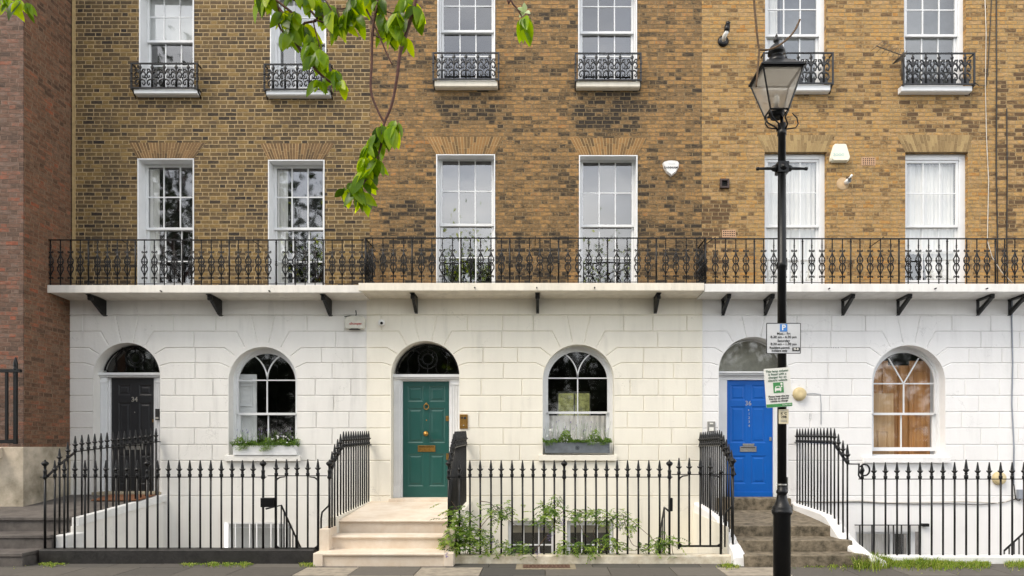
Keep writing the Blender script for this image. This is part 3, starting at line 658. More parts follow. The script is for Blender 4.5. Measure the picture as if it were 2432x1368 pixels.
balustrade(b35, zt35, pattern(885, 116, 1668), X_(867, D_), X_(1677, D_), D_, [X_(868, D_), X_(1676, D_)], 'iron')
studs(b35, [1128, 1275, 1412], 684, .64)
b36, zt36, zb36 = slab(H36, X_(1673, .62), XD, 674, 693, 'slab_w2')
balustrade(b36, zt36, pattern(1699, 114.5, 2600), X_(1680, D_), XD, D_, [], 'iron')
studs(b36, [1968, 2220, 2342], 686)
st = MB()
for x in (290, 600): st.tube([P(x, 571, .58), P(x + 25, 590, .02)], .008, 5)
st.build('back_stay', 'iron', b34)
st = MB(); st.tube([P(1271, 560, .58), P(1271, 583, .05)], .009, 5); st.build('back_stay', 'iron', b35)
st = MB()
for x in (2099, 1700): st.tube([P(x, 563, .58), P(x - 35, 588, .02)], .008, 5)
st.build('back_stay', 'iron', b36)

def bracket_solid(zs, h=.30, ln=.50):
    mb = MB(); t = .028
    poly = [(0, 0), (-ln, -.0), (-ln, -.03), (-ln + .05, -.06), (-.10, -h + .02), (-.03, -h), (0, -h + .01)]
    mb.prism(poly, -t, t, plane='YZ')
    mb.box(-t - .012, t + .012, -.02, 0, -h - .02, 0); mb.box(-t - .014, t + .014, -ln - .02, -.0201, -.0, .012)
    mb.lathe([(0, -t - .01), (.035, -t - .008), (.04, 0), (.035, t + .008), (0, t + .01)], (0, -ln + .05, -.055), 10, 'X')
    return mb
def bracket_open(zs, h=.30, ln=.46):
    mb = MB(); t = .028
    mb.box(-t, t, -.035, 0, -h, 0); mb.box(-t - .01, t + .01, -ln, -.0351, -.03, 0.012)
    mb.prism([(-.0352, -h), (-.0352, -h + .09), (-ln + .06, -.0301), (-ln, -.0301), (-ln, -.06)], -t + .004, t - .004, plane='YZ')
    mb.lathe([(0, -t - .008), (.024, -t - .006), (.026, 0), (.024, t + .006), (0, t + .008)], (0, -ln + .02, -.045), 10, 'X')
    mb.lathe([(0, -t - .008), (.018, -t - .006), (.018, t + .006), (0, t + .008)], (0, -.06, -h + .05), 10, 'X')
    return mb
part(bracket_solid(0), 'bracket', 'iron', b34, [(X_(252), -.0, zb34 - .015), (X_(526), 0, zb34 - .015), (X_(786), 0, zb34 - .015)])
part(bracket_solid(0, .29, .46), 'bracket', 'iron', b35, [(X_(990), 0, zb35 - .015), (X_(1277), 0, zb35 - .015), (X_(1555), 0, zb35 - .015)])
part(bracket_open(0), 'bracket', 'iron', b36, [(X_(v), 0, zb36 - .015) for v in (1716, 1816, 2000, 2131, 2320, 2395)])

# ---------------------------------------------------------------- stucco ground floors (heightfield with real joints)
WD = .03      # face of the stucco stands 30 mm proud of the brick
def sx(x): return X_(x, WD)
def sz(y): return Z_(y, WD)
COURSES = [749, 787, 826, 862, 900, 939.5, 978, 1017, 1056, 1094, 1178]
def stucco(house, x0, x1, z0, z1, arches, rects, hj, vj, dj, mat, gd=.019, gw=.0135, yoff=0.0):
    """arches: (cx, zs, R, zbot); rects: (x0,x1,z0,z1); hj: (z, xa, xb); vj: (x, za, zb); dj: (xa,za,xb,zb)"""
    step = .014
    zlow = -.45
    bz = list(np.arange(zlow, z1, .05)) + [z1] + list(np.arange(sz(880), sz(745), step)) + [c for A in arches for c in np.arange(A[1] - .02, A[1] + A[2] + .03, step)]
    bx = list(np.arange(x0, x1, .05)) + [x1] + [c for A in arches for c in np.arange(max(x0, A[0] - A[2] - .2), min(x1, A[0] + A[2] + .2), step)]
    def lines(a, b, base, cuts):
        allv = sorted([(c, 1) for c in cuts if a < c < b] + [(c, 0) for c in base if a < c < b] + [(a, 1), (b, 1)]); res = []
        for v, pr in allv:
            if res and v - res[-1][0] < .006:
                if pr and not res[-1][1]: res[-1] = (v, 1)
                elif not pr: continue
                elif v - res[-1][0] < .0015: continue
                else: res.append((v, pr))
            else: res.append((v, pr))
        return np.array([v for v, _ in res])
    xc = []; zc = []
    for (z, a, b) in hj: zc += [z - gw, z, z + gw]
    for (x, a, b) in vj: xc += [x - gw, x, x + gw]
    for (cx, zs, R, zb) in arches: xc += [cx - R, cx + R]; zc += [zb, zs]
    for (a, b, c, d) in rects: xc += [a, b]; zc += [c, d]
    xs = lines(x0, x1, bx, xc); zs_ = lines(zlow, z1, bz, zc)
    Xg, Zg = np.meshgrid(xs, zs_)
    dep = np.zeros_like(Xg)
    def seg(xa, za, xb, zb):
        dx, dz = xb - xa, zb - za; L2 = dx * dx + dz * dz
        t = np.clip(((Xg - xa) * dx + (Zg - za) * dz) / L2, 0, 1)
        dist = np.hypot(Xg - xa - t * dx, Zg - za - t * dz)
        np.maximum(dep, gd * np.clip(1 - dist / gw, 0, 1), out=dep)
    for (z, a, b) in hj: seg(a, z, b, z)
    for (x, a, b) in vj: seg(x, a, x, b)
    for q in dj: seg(*q)
    keep = np.ones((len(zs_) - 1, len(xs) - 1), bool)
    cxm = (Xg[:-1, :-1] + Xg[1:, 1:]) / 2; czm = (Zg[:-1, :-1] + Zg[1:, 1:]) / 2
    for (cx, zs, R, zb) in arches:
        keep &= ~((np.abs(cxm - cx) < R) & (czm > zb) & ((czm < zs) | (np.hypot(cxm - cx, czm - zs) < R)))
    for (a, b, c, d) in rects: keep &= ~((cxm > a) & (cxm < b) & (czm > c) & (czm < d))
    for (cx, zs, R, zb) in arches:   # snap rim vertices onto the curve
        dist = np.hypot(Xg - cx, Zg - zs); inside = (Zg > zs + 1e-4) & (dist < R + step * .55) & (dist > R - step * 1.5)
        used = np.zeros_like(Xg, bool); used[:-1, :-1] |= keep; used[1:, :-1] |= keep; used[:-1, 1:] |= keep; used[1:, 1:] |= keep
        rem = np.zeros_like(Xg, bool); rem[:-1, :-1] |= ~keep; rem[1:, :-1] |= ~keep; rem[:-1, 1:] |= ~keep; rem[1:, 1:] |= ~keep
        mk = inside & used & rem; k = R / np.maximum(dist, 1e-6)
        Xg = np.where(mk, cx + (Xg - cx) * k, Xg); Zg = np.where(mk, zs + (Zg - zs) * k, Zg)
    nz, nx = Xg.shape
    vs = np.stack([Xg, -(WD + yoff) + dep, Zg], -1).reshape(-1, 3)
    idx = np.arange(nz * nx).reshape(nz, nx)
    q = np.stack([idx[:-1, :-1], idx[:-1, 1:], idx[1:, 1:], idx[1:, :-1]], -1)[keep]
    vs = vs.tolist(); q = q.tolist()
    for (ra, rb) in zip([x0] + [r[1] for r in rects], [r[0] for r in rects] + [x1]):
        o_ = len(vs); vs += [[ra, -(WD + yoff), z0], [rb, -(WD + yoff), z0], [rb, -(WD + yoff), zlow], [ra, -(WD + yoff), zlow]]; q.append([o_, o_ + 1, o_ + 2, o_ + 3])
    me = bpy.data.meshes.new('stucco_wall'); me.from_pydata(vs, [], q); me.update(); me.materials.append(M_[mat])
    o = bpy.data.objects.new('stucco_wall', me); COL.objects.link(o); par(o, house); return o

def arch_joints(cx, zs, R, rows):
    """bent joints around an arch; returns diagonals and the bend x on either side for each course (px coordinates of a 2432 px frame)"""
    dj = []; bends = {}
    s = 1 / Sc(WD)
    top = [(28, 749, 14, 812)]
    for (a, ya, b, yb) in top:
        for sg in (-1, 1): dj.append((cx + sg * a * s, sz(ya), cx + sg * b * s, sz(yb + 2)))
    for row, (a, ya, b, yb) in rows.items():
        for sg in (-1, 1): dj.append((cx + sg * a * s, sz(ya), cx + sg * b * s, sz(yb)))
        bends[row] = a * s
    return dj, bends
ROWS = {1: (63, 787, 44, 820), 2: (92, 826, 67, 841), 3: (102, 862, 79, 869)}
def layout(x0, x1, ars, first, doorlike, per=104, seed=0, extra_v=None):
    """ars: (cx, zs, R, zbot, ytop_px)"""
    rnd = random.Random(seed); hj = []; vj = []; dj = []
    bl = []
    for (cx, zs, R, zb, dy) in ars:
        rows = {k: (a, ya, b, yb + dy) for k, (a, ya, b, yb) in ROWS.items()}
        d, b = arch_joints(cx, zs, R, rows); dj += d; bl.append((cx, R, b, zb))
    for i, y in enumerate(COURSES):
        cuts = [x0 + .02]
        for (cx, R, b, zb) in bl:
            if i == 0: continue
            r = b.get(i, R)
            if sz(y) < zb: continue
            cuts += [cx - r, cx + r]
        cuts.append(x1 - .02); cuts.sort()
        for k in range(0, len(cuts) - 1, 2): 
            if cuts[k + 1] > cuts[k]: hj.append((sz(y), cuts[k], cuts[k + 1]))
        if i == 0:
            hj[-1:] = [(sz(y), x0, x1)]
    s = 1 / Sc(WD)
    for i in range(len(COURSES) - 2):
        ya, yb = sz(COURSES[i]), sz(COURSES[i + 1])
        # spans between openings
        cuts = [x0]
        for (cx, R, b, zb) in bl:
            r = max(b.get(i, R), b.get(i + 1, R)) if i < 3 else R
            if i == 0: r = 64 * s
            cuts += [cx - r, cx + r]
        cuts.append(x1); cuts.sort()
        for k in range(0, len(cuts) - 1, 2):
            a, b_ = cuts[k], cuts[k + 1]; w_ = b_ - a
            if w_ < .55: continue
            n = max(1, round(w_ / (per * s * .8))); ph = .0 if (i % 2) else .5
            for j in range(n + 1):
                x = a + (j + ph + rnd.uniform(-.06, .06)) * w_ / n
                if a + .18 < x < b_ - .18: vj.append((x, yb + .0, ya - .0))
    return hj, vj, dj

A34d = (sx(301), sz(893), 79 / Sc(WD), .5); A34w = (sx(624), sz(905), 81 / Sc(WD), sz(1082))
A35d = (sx(1010), sz(891), 81 / Sc(WD), .5); A35w = (sx(1373.5), sz(903), 84.5 / Sc(WD), sz(1081))
A36d = (sx(1789), sz(882), 82 / Sc(WD), .5); A36w = (sx(2158), sz(907), 87 / Sc(WD), sz(1086))
ZLO = -2.5
def dz(*a): return [a_ + (dy,) for a_, dy in a]
for house, x0, x1, ad, aw, mat, sd_, sl, bas in (
    (H34, XA, XB, A34d, A34w, 'stucco_w', 3, (533, 712, 1082, 1095), [(X_(535), X_(690), -1.2, .32)]),
    (H35, XB + .0, XC, A35d, A35w, 'stucco_c', 8, (1279, 1465, 1081, 1094), [(X_(1207), X_(1316), -1.2, Z_(1236)), (X_(1346), X_(1456), -1.2, Z_(1236))]),
    (H36, XC, XD, A36d, A36w, 'stucco_w2', 12, (2052, 2258, 1086, 1099), [(X_(2030), X_(2180), -1.2, Z_(1262))])):
    ars = [ad + (0,), aw + (4,)]
    zf = sz(1249)
    hj, vj, dj = layout(x0, x1, ars, 0, True, seed=sd_)
    stucco(house, x0, x1, ZLO, Z_(700) + .0, [ad[:3] + (.45,), aw], bas, hj, vj, dj, mat, yoff=.012 if house is H35 else 0)
    yo = -(WD + (.012 if house is H35 else 0))
    # arch linings
    for (cx, zs, R, zb), rec in ((ad[:3] + (.62,), .34), (aw, .30)):
        inner = [(cx - R, zb)] + arc(cx, zs, R, 180, 0, 36) + [(cx + R, zb)]
        outer = [(cx - R - .016, zb)] + arc(cx, zs, R + .016, 180, 0, 36) + [(cx + R + .016, zb)]
        mb = MB(); mb.strip(inner, outer, yo - .002, rec); mb.build('arch_lining', mat, house)
    # projecting window sill
    a, b, yt, yb = sl; mb = MB(); mb.prism([(.2, Z_(yt, .1) + .03), (-.10, Z_(yt, .1)), (-.10, Z_(yb, .1)), (-.08, Z_(yb, .1) - .003), (.2, Z_(yb, .1) - .003)], X_(a, .1), X_(b, .1), plane='YZ'); mb.build('stone_sill', mat, house, .005)
    # narrow moulding at the top of the courses
    mb = MB(); mb.box(x0, x1, yo - .008, yo + .01, sz(749) + .014, sz(749) + .03); mb.build('string_course', mat, house, .004)
# left edge of the cream house stands proud
# ---------------------------------------------------------------- round-headed windows
def arch_window(house, A, cxr, Rg, zbar_y, meet_y, bot_y, style, rec=.2, rise=.5, spread=.30):
    cx, zs, R, zb = A; cz = zs; g = X_(cxr, -rec)
    ww = MB()
    inner = [(g - Rg, zb)] + arc(g, zs, Rg, 180, 0, 36) + [(g + Rg, zb)]
    outer = [(cx - R - .01, zb)] + arc(cx, zs, R + .01, 180, 0, 36) + [(cx + R + .01, zb)]
    ww.strip(inner, outer, rec - .03, rec + .09); ww.box(cx - R, cx + R, rec - .0299, rec + .09, zb - .02, zb + .05)
    win = ww.build('window', 'white', house, .003)
    zbar, zm, z0 = Z_(zbar_y, -rec), Z_(meet_y, -rec), Z_(bot_y, -rec)
    up = MB(); st_ = .038
    a2 = [(g - Rg - .01, zm)] + arc(g, zs, Rg + .01, 180, 0, 36) + [(g + Rg + .01, zm)]
    a1 = [(g - Rg + st_, zm)] + arc(g, zs, Rg - st_, 180, 0, 36) + [(g + Rg - st_, zm)]
    up.strip(a1, a2, rec, rec + .035)
    up.box(g - Rg + st_, g + Rg - st_, rec + .001, rec + .035, zm - .022, zm + .022)
    up.box(g - Rg + st_, g + Rg - st_, rec + .006, rec + .03, zbar - .011, zbar + .011)
    up.box(g - .011, g + .011, rec + .005, rec + .03, zm + .022, zbar - .011)
    up.build('upper_sash', 'white', win)
    lo = MB()
    lo.box(g - Rg, g - Rg + st_ + .02, rec + .04, rec + .075, z0, zm + .02); lo.box(g + Rg - st_ - .02, g + Rg, rec + .04, rec + .075, z0, zm + .02)
    lo.box(g - Rg + st_ + .02, g + Rg - st_ - .02, rec + .041, rec + .075, z0, z0 + .07)
    lo.box(g - .011 + (.005 if style == 'g' else -.03), g + .011 + (.005 if style == 'g' else -.03), rec + .045, rec + .07, z0 + .07, zm - .0)
    lo.build('lower_sash', 'white', win)
    br = MB()
    for s in (-1, 1):
        if style == 'g':
            r = (spread ** 2 + rise ** 2) / (2 * spread); pi_ = []; po = []
            for i in range(11):
                t = rise * i / 10; x = r - math.sqrt(r * r - t * t); nx, nzv = math.sqrt(r * r - t * t) / r, t / r
                pi_.append((g + s * (x - .011 * nx), zbar + t + .011 * nzv)); po.append((g + s * (x + .011 * nx), zbar + t - .011 * nzv))
            br.strip(pi_, po, rec + .006, rec + .03)
        else:
            br.strip([(g + s * 0 - .012, zbar + .0), (g + s * spread - .012, zbar + rise)], [(g + .012, zbar), (g + s * spread + .012, zbar + rise)], rec + .006, rec + .03)
    br.build('glazing_bars', 'white', win)
    gp = [(g - Rg + .02, zm)] + arc(g, zs, Rg - .02, 180, 0, 36) + [(g + Rg - .02, zm)]
    mb = MB(); mb.add([(a, rec + .018, b) for a, b in gp], [tuple(range(len(gp)))]); mb.build('upper_pane', 'glass_low', win)
    pane(g - Rg + .02, g + Rg - .02, z0 + .02, zm, rec + .06).build('lower_pane', 'glass_low', win)
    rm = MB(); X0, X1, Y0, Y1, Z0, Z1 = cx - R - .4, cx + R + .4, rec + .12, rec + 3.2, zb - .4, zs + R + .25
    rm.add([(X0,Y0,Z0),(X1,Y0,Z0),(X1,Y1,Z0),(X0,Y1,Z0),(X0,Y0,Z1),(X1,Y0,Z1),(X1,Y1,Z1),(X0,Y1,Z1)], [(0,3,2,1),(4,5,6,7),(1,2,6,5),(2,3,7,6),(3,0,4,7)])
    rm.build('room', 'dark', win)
    return win
w34 = arch_window(H34, A34w, 634, .585, 903, 983, 1080, 'g')
w35 = arch_window(H35, A35w, 1372, .605, 898, 980, 1078, 'g')
w36 = arch_window(H36, A36w, 2147, .62, 911, 983, 1071, 'y', spread=.29, rise=.49)
# white inner shutter in the left-hand window
def panel_board(mb, x0, x1, z0, z1, y, fields, t=.03):
    mb.box(x0, x1, y, y + t, z0, z1)
    for (a, b, c, d) in fields:
        w_ = .022
        mb.strip([(a + w_, c + w_), (b - w_, c + w_), (b - w_, d - w_), (a + w_, d - w_)], [(a, c), (b, c), (b, d), (a, d)], y - .022, y, closed=True)
q = .34
mb = MB(); x0, x1 = X_(553, -q), X_(609, -q); z0, z1 = Z_(1085, -q), Z_(889, -q)
panel_board(mb, x0, x1, z0, z1, q, [(x0 + .08, x1 - .07, Z_(965, -q), Z_(915, -q)), (x0 + .08, x1 - .07, Z_(909, -q), Z_(898, -q)), (x0 + .08, x1 - .07, z0 + .05, Z_(985, -q))])
mb.build('inner_shutter', 'white', w34)
# net curtain, garden picture-window beyond in the middle house
folds(X_(1294, -.36), X_(1452, -.36), Z_(1080, -.36), Z_(987, -.36), .37, .018, 13).build('cafe_curtain', 'curtain', w35)
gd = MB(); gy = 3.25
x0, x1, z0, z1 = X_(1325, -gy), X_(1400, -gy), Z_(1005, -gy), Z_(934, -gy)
gd.box(x0, x1, gy, gy + .02, z0, z1); mg = simple('glowing_garden_view', lin(176, 178, 116), .9, 0, .35, 14); mgn = mg.node_tree.nodes['Principled BSDF']; mg.node_tree.links.new(mgn.inputs['Base Color'].links[0].from_socket, mgn.inputs['Emission Color']); mgn.inputs['Emission Strength'].default_value = .28   # panel glows by itself, standing in for daylight from the back garden
gd.build('garden_window_glow', mg, w35)
gd = MB(); xm = (x0 + x1) / 2
for a in (x0 - .02, xm, x1): gd.box(a, a + .03, gy - .03, gy, z0, z1)
gd.box(x0, x1, gy - .031, gy, z1, z1 + .04); gd.build('garden_window_frame', 'white', w35)
# stripped pine boards and shutters stacked inside the right-hand window
for i, (xa, xb, yt, y_, mk, fl) in enumerate(((2064, 2109, 857, .40, 'pine', [(.25, .75, .62, .93)]), (2108, 2136, 868, .46, 'pine', []), (2134, 2160, 868, .43, 'pine', []), (2160, 2209, 857, .38, 'pine', [(.2, .78, .42, .9), (.2, .78, .04, .30)]), (2072, 2122, 934, .34, 'pine2', []), (2068, 2124, 984, .33, 'pine2', [(.3, .74, .1, .6)]))):
    x0, x1 = X_(xa, -y_), X_(xb, -y_); z0, z1 = Z_(1075, -y_) - .05, Z_(yt, -y_)
    mb = MB(); panel_board(mb, x0, x1, z0, z1, y_, [(x0 + (x1 - x0) * a, x0 + (x1 - x0) * b, z0 + (z1 - z0) * c, z0 + (z1 - z0) * d) for a, b, c, d in fl], .025)
    mb.build('pine_board', mk, w36, .003)
mb = MB(); mb.box(X_(2209, -.5), X_(2236, -.5), .5, .53, Z_(1080, -.5), Z_(860, -.5)); mb.build('grey_curtain', 'blind', w36)

# ---------------------------------------------------------------- front doors
def fan_ring(mb, cx, zs, R, y, t=.012):
    pts = [(cx + R * math.cos(a), y, zs + R * math.sin(a)) for a in np.linspace(0, math.pi, 30)]; mb.tube(pts, t, 5)
def door_set(house, A, x0, x1, yt, yb, tr0, tr1, panels, mat, rec=.25, fluted=True, style='raised', glass_dir=0, smat='white'):
    cx, zs, R, _ = A
    g = lambda v: X_(v, -rec); h = lambda v: Z_(v, -rec)
    X0, X1, ZT, ZBt = g(x0), g(x1), h(yt), h(yb)
    door = MB(); door.box(X0, X1, rec + .012, rec + .05, ZBt, ZT)
    y = rec
    # rails and stiles stand proud, fields are what is left between them
    PX = sorted({p[0] for p in panels} | {p[1] for p in panels}); rows = sorted({(p[2], p[3]) for p in panels})
    a0, a1, b0, b1 = PX[0], PX[1], PX[2], PX[3]
    door.box(X0, g(a0), y, rec + .0121, ZBt, ZT); door.box(g(b1), X1, y, rec + .0121, ZBt, ZT); door.box(g(a1), g(b0), y, rec + .0121, ZBt, ZT)
    prev = ZT
    for (c, d_) in rows:
        for (a, b) in ((a0, a1), (b0, b1)): door.box(g(a), g(b), y + .0003, rec + .0121, h(c), prev)
        prev = h(d_)
    for (a, b) in ((a0, a1), (b0, b1)): door.box(g(a), g(b), y + .0003, rec + .0121, ZBt, prev)
    for (a, b, c, d_) in panels:
        A0, A1, C0, C1 = g(a), g(b), h(d_), h(c); w_ = .022
        # sloping moulding
        vs = [(A0, y + .001, C0), (A1, y + .001, C0), (A1, y + .001, C1), (A0, y + .001, C1), (A0 + w_, y + .0118, C0 + w_), (A1 - w_, y + .0118, C0 + w_), (A1 - w_, y + .0118, C1 - w_), (A0 + w_, y + .0118, C1 - w_)]
        door.add(vs, [(0, 1, 5, 4), (1, 2, 6, 5), (2, 3, 7, 6), (3, 0, 4, 7)])
        if style == 'raised':
            q0 = .04; vs = [(A0 + q0, y + .0118, C0 + q0), (A1 - q0, y + .0118, C0 + q0), (A1 - q0, y + .0118, C1 - q0), (A0 + q0, y + .0118, C1 - q0)]
            q1 = .065; vs += [(A0 + q1, y + .002, C0 + q1), (A1 - q1, y + .002, C0 + q1), (A1 - q1, y + .002, C1 - q1), (A0 + q1, y + .002, C1 - q1)]
            door.add(vs, [(0, 1, 5, 4), (1, 2, 6, 5), (2, 3, 7, 6), (3, 0, 4, 7), (4, 5, 6, 7)])
    d = door.build('front_door', mat, house)
    # surround: lining, transom, pilasters
    s_ = MB(); zt0, zt1 = Z_(tr1, -.12), Z_(tr0, -.12)
    s_.box(cx - R + .001, X0 - .002, rec - .03, rec + .06, ZBt - .02, zt0); s_.box(X1 + .002, cx + R - .001, rec - .03, rec + .06, ZBt - .02, zt0)
    s_.box(cx - R + .001, cx + R - .001, rec - .035, rec + .06, ZT + .002, zt0)
    s_.build('door_frame', smat, house, .003)
    t_ = MB(); t_.box(cx - R + .0005, cx + R - .0005, .10, rec + .06, zt0 + .03, zt1); t_.box(cx - R + .0006, cx + R - .0006, .13, rec + .0601, zt0, zt0 + .0299); t_.build('transom', smat, house, .006)
    if fluted:
        p_ = MB()
        for (pa, pb) in ((cx - R + .002, X0 - .03), (X1 + .03, cx + R - .002)):
            w_ = min(pb - pa, .19)
            if pa > cx: pa = pb - w_
            else: pb = pa + w_
            p_.box(pa, pb, .165, rec - .0301, ZBt - .02, zt0 - .001); n = 3
            for k in range(n + 1):
                xk = pa + .015 + (w_ - .045) * k / n; p_.box(xk, xk + .015, .155, .165, ZBt + .25, zt0 - .14)
            p_.box(pa - .0, pb + .004, .15, .1649, zt0 - .11, zt0 - .08); p_.box(pa, pb, .152, .1651, ZBt - .015, ZBt + .22)
        p_.build('pilasters', smat, house, .003)
    # fanlight
    gp = [(cx - R, zt1)] + [(a, b) for a, b in arc(cx, zs, R, 180, 0, 30) if b > zt1] + [(cx + R, zt1)]
    fl = MB(); fl.add([(a, rec + .0, b) for a, b in gp], [tuple(range(len(gp)))])
    f_ = fl.build('fanlight', 'glass_low', house)
    fr = MB(); ri = R - .045; i_ = [(cx + ri * math.cos(a), zs + ri * math.sin(a)) for a in np.linspace(math.pi, 0, 30)]; o_ = [(cx + R * math.cos(a), zs + R * math.sin(a)) for a in np.linspace(math.pi, 0, 30)]
    return d, f_, fr, i_, o_, zt1, (X0, X1, ZBt, ZT)
def hall(house, A, mat='dark', depth=2.2, rec=.3):
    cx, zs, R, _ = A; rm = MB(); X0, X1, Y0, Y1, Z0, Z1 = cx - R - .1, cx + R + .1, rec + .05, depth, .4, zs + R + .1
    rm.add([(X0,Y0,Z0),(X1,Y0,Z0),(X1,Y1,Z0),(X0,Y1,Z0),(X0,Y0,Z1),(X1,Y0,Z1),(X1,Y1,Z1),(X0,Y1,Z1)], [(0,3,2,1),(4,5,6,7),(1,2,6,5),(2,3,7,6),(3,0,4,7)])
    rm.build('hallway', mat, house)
d34 = door_set(H34, A34d, 265, 367, 898, 1168, 885, 895, [(281, 310, 914, 939), (330, 360, 914, 939), (281, 310, 956, 1051), (330, 360, 956, 1051), (281, 310, 1078, 1150), (330, 360, 1078, 1150)], 'char', style='raised')
d35 = door_set(H35, A35d, 957, 1067, 906, 1182, 889, 900, [(968.5, 1005.5, 917, 954), (1019.5, 1057, 917, 954), (968.5, 1005.5, 969, 1052), (1019.5, 1057, 969, 1052), (968.5, 1005.5, 1078, 1155), (1019.5, 1057, 1078, 1155)], 'green', style='raised')
d36 = door_set(H36, A36d, 1726, 1835, 903, 1178, 883, 890, [(1735, 1771, 914, 951), (1784, 1819, 914, 951), (1735, 1771, 965, 1052), (1784, 1819, 965, 1052), (1735, 1771, 1082, 1149), (1784, 1819, 1082, 1149)], 'blue', fluted=False, style='raised')
hall(H34, A34d); hall(H35, A35d)
hall(H36, A36d, simple('hall_paint', lin(150, 146, 132), .9))
mb = MB(); mb.box(A36d[0] - A36d[2], A36d[0] + A36d[2], .44, .45, Z_(893, -.45), A36d[1] + A36d[2]); mb.build('fanlight_reflection_board', simple('reflection_board_grey', lin(170, 168, 156), .9), H36)  # added pale board, stands in for sky reflected in the fanlight
# fanlight tracery
for (dd, A, kind) in ((d34, A34d, 1), (d35, A35d, 1), (d36, A36d, 0)):
    cx, zs, R, _ = A; zt = dd[5]; fr = dd[2]; mat = 'iron' if kind else 'white'; y = .235
    pts = [(cx + (R - .03) * math.cos(a), y, zs + (R - .03) * math.sin(a)) for a in np.linspace(0, math.pi, 30) if zs + (R - .03) * math.sin(a) > zt]
    fr.tube(pts, .016 if kind else .012, 5)
    fr.box(cx - R + .03, cx + R - .03, y - .01, y + .01, zt + .0, zt + .02)
    if kind:
        c = (cx, y, zt + R * .47)
        for rr, tt in ((R * .285, .011), (R * .16, .012)):
            fr.tube([(c[0] + rr * math.cos(a), y, c[2] + rr * math.sin(a)) for a in np.linspace(0, 2 * math.pi, 26)], tt, 5)
        for a in (0, 90, 180, 270): fr.tube([(c[0] + R * .16 * math.cos(R_(a)), y, c[2] + R * .16 * math.sin(R_(a))), (c[0] + R * .29 * math.cos(R_(a)), y, c[2] + R * .29 * math.sin(R_(a)))], .009, 5)
        fr.tube([(cx, y, c[2] + R * .28), (cx, y, zs + R - .03)], .012, 5); fr.tube([(cx, y, zt), (cx, y, c[2] - R * .28)], .009, 5)
        for s in (-1, 1):
            for (ax, w_, top_) in ((.42, .17, .30), (.74, .17, .30)):
                ex = cx + s * R * ax; zz = zt + R * .2
                lo_ = [(ex + R * w_ * math.cos(a), y, zz + R * .19 * math.sin(a)) for a in np.linspace(math.pi, 2 * math.pi, 10)]
                fr.tube(lo_, .007, 5)
                xo = ex + s * R * w_; fr.tube([(ex - s * R * w_, y, zz), (ex - s * R * w_ * .8, y, zz + R * .25), (cx + s * R * (.28 if ax < .5 else .40), y, c[2] + R * (.02 if ax < .5 else .22))], .007, 5)
            ex = cx + s * R * .33
            fr.tube([(cx + s * R * .42, y, c[2] + R * .42), (ex + s * .04, y, c[2] + R * .30), (cx + s * R * .24, y, c[2] + R * .17)], .007, 5)
    fr.build('tracery', mat, dd[1])
# door furniture
rec = .25
def fp(x, y): return Vector((X_(x, -rec), rec, Z_(y, -rec)))
g_ = d35[0]
kn = MB(); c = fp(1013, 965); kn.tube([(c.x + .045 * math.cos(a), rec - .03, c.z - .01 + .052 * math.sin(a)) for a in np.linspace(0, 2 * math.pi, 20)], .010, 6); kn.lathe([(.022, -.0), (.026, .02), (.016, .045)], (c.x, rec, c.z + .045), 10, 'Y'); kn.build('door_knocker', 'brass', g_)
kb = MB(); c = fp(1013, 1030); kb.lathe([(.02, 0), (.018, .03), (.045, .05), (.052, .075), (.035, .1), (0, .105)], (c.x, rec, c.z), 16, 'Y'); kb.build('door_knob', 'brass', g_)
c = fp(1013, 998); kb = MB(); kb.lathe([(.012, 0), (.012, .008), (0, .009)], (c.x, rec, c.z), 10, 'Y'); kb.build('spyhole', 'brass', g_)
def letterplate(door, x0, x1, y0, y1, mat):
    a, b, c, d = X_(x0, -rec), X_(x1, -rec), Z_(y1, -rec), Z_(y0, -rec)
    mb = MB(); mb.strip([(a + .02, c + .02), (b - .02, c + .02), (b - .02, d - .02), (a + .02, d - .02)], [(a, c), (b, c), (b, d), (a, d)], rec - .014, rec, closed=True)
    mb.box(a + .02, b - .02, rec - .006, rec - .001, c + .02, d - .035); mb.build('letter_plate', mat, door, .002)
    k = MB(); k.box(a + .022, b - .022, rec - .004, rec - .0015, d - .034, d - .021); k.build('letter_slot', 'hole', door)
letterplate(g_, 992.5, 1034, 1058, 1073, 'brass')
mb = MB(); mb.box(X_(1059, -rec), X_(1066, -rec), rec - .02, rec, Z_(1000, -rec), Z_(988, -rec)); mb.box(X_(1060, -rec), X_(1066, -rec), rec - .018, rec, Z_(1092, -rec), Z_(1077, -rec)); mb.build('lock_case', 'brass', g_, .003)
b_ = d36[0]
letterplate(b_, 1757, 1796, 1060, 1073, 'steel')
mb = MB(); mb.box(X_(1764, -rec), X_(1791, -rec), rec - .012, rec, Z_(1059, -rec), Z_(1053.5, -rec)); mb.build('door_pull', 'steel', b_, .002)
mb = MB(); mb.box(X_(1827, -rec), X_(1832, -rec), rec - .015, rec, Z_(1047, -rec), Z_(1038, -rec)); mb.build('lock_case', 'steel', b_, .002)
text('36', .125, fp(1777, 958) - Vector((0, .002, 0)), 'silver', 'house_number', b_)
for i, ch in enumerate('1234'): text(ch, .07, fp(1779, 983 + i * 9.5) - Vector((0, .002, 0)), 'silver', 'flat_number', b_)
kb = MB(); c = fp(1778, 974); kb.lathe([(.010, 0), (.010, .006), (0, .007)], (c.x, rec, c.z), 10, 'Y'); kb.build('spyhole', 'silver', b_)
c_ = d34[0]
text('34', .125, fp(319.5, 949) - Vector((0, .002, 0)), 'silver', 'house_number', c_, bold=.002)
kb = MB(); c = fp(320, 979); kb.lathe([(.008, 0), (.008, .006), (0, .007)], (c.x, rec, c.z), 10, 'Y'); kb.build('spyhole', 'silver', c_)
letterplate(c_, 298, 341, 1055, 1068, 'steel')
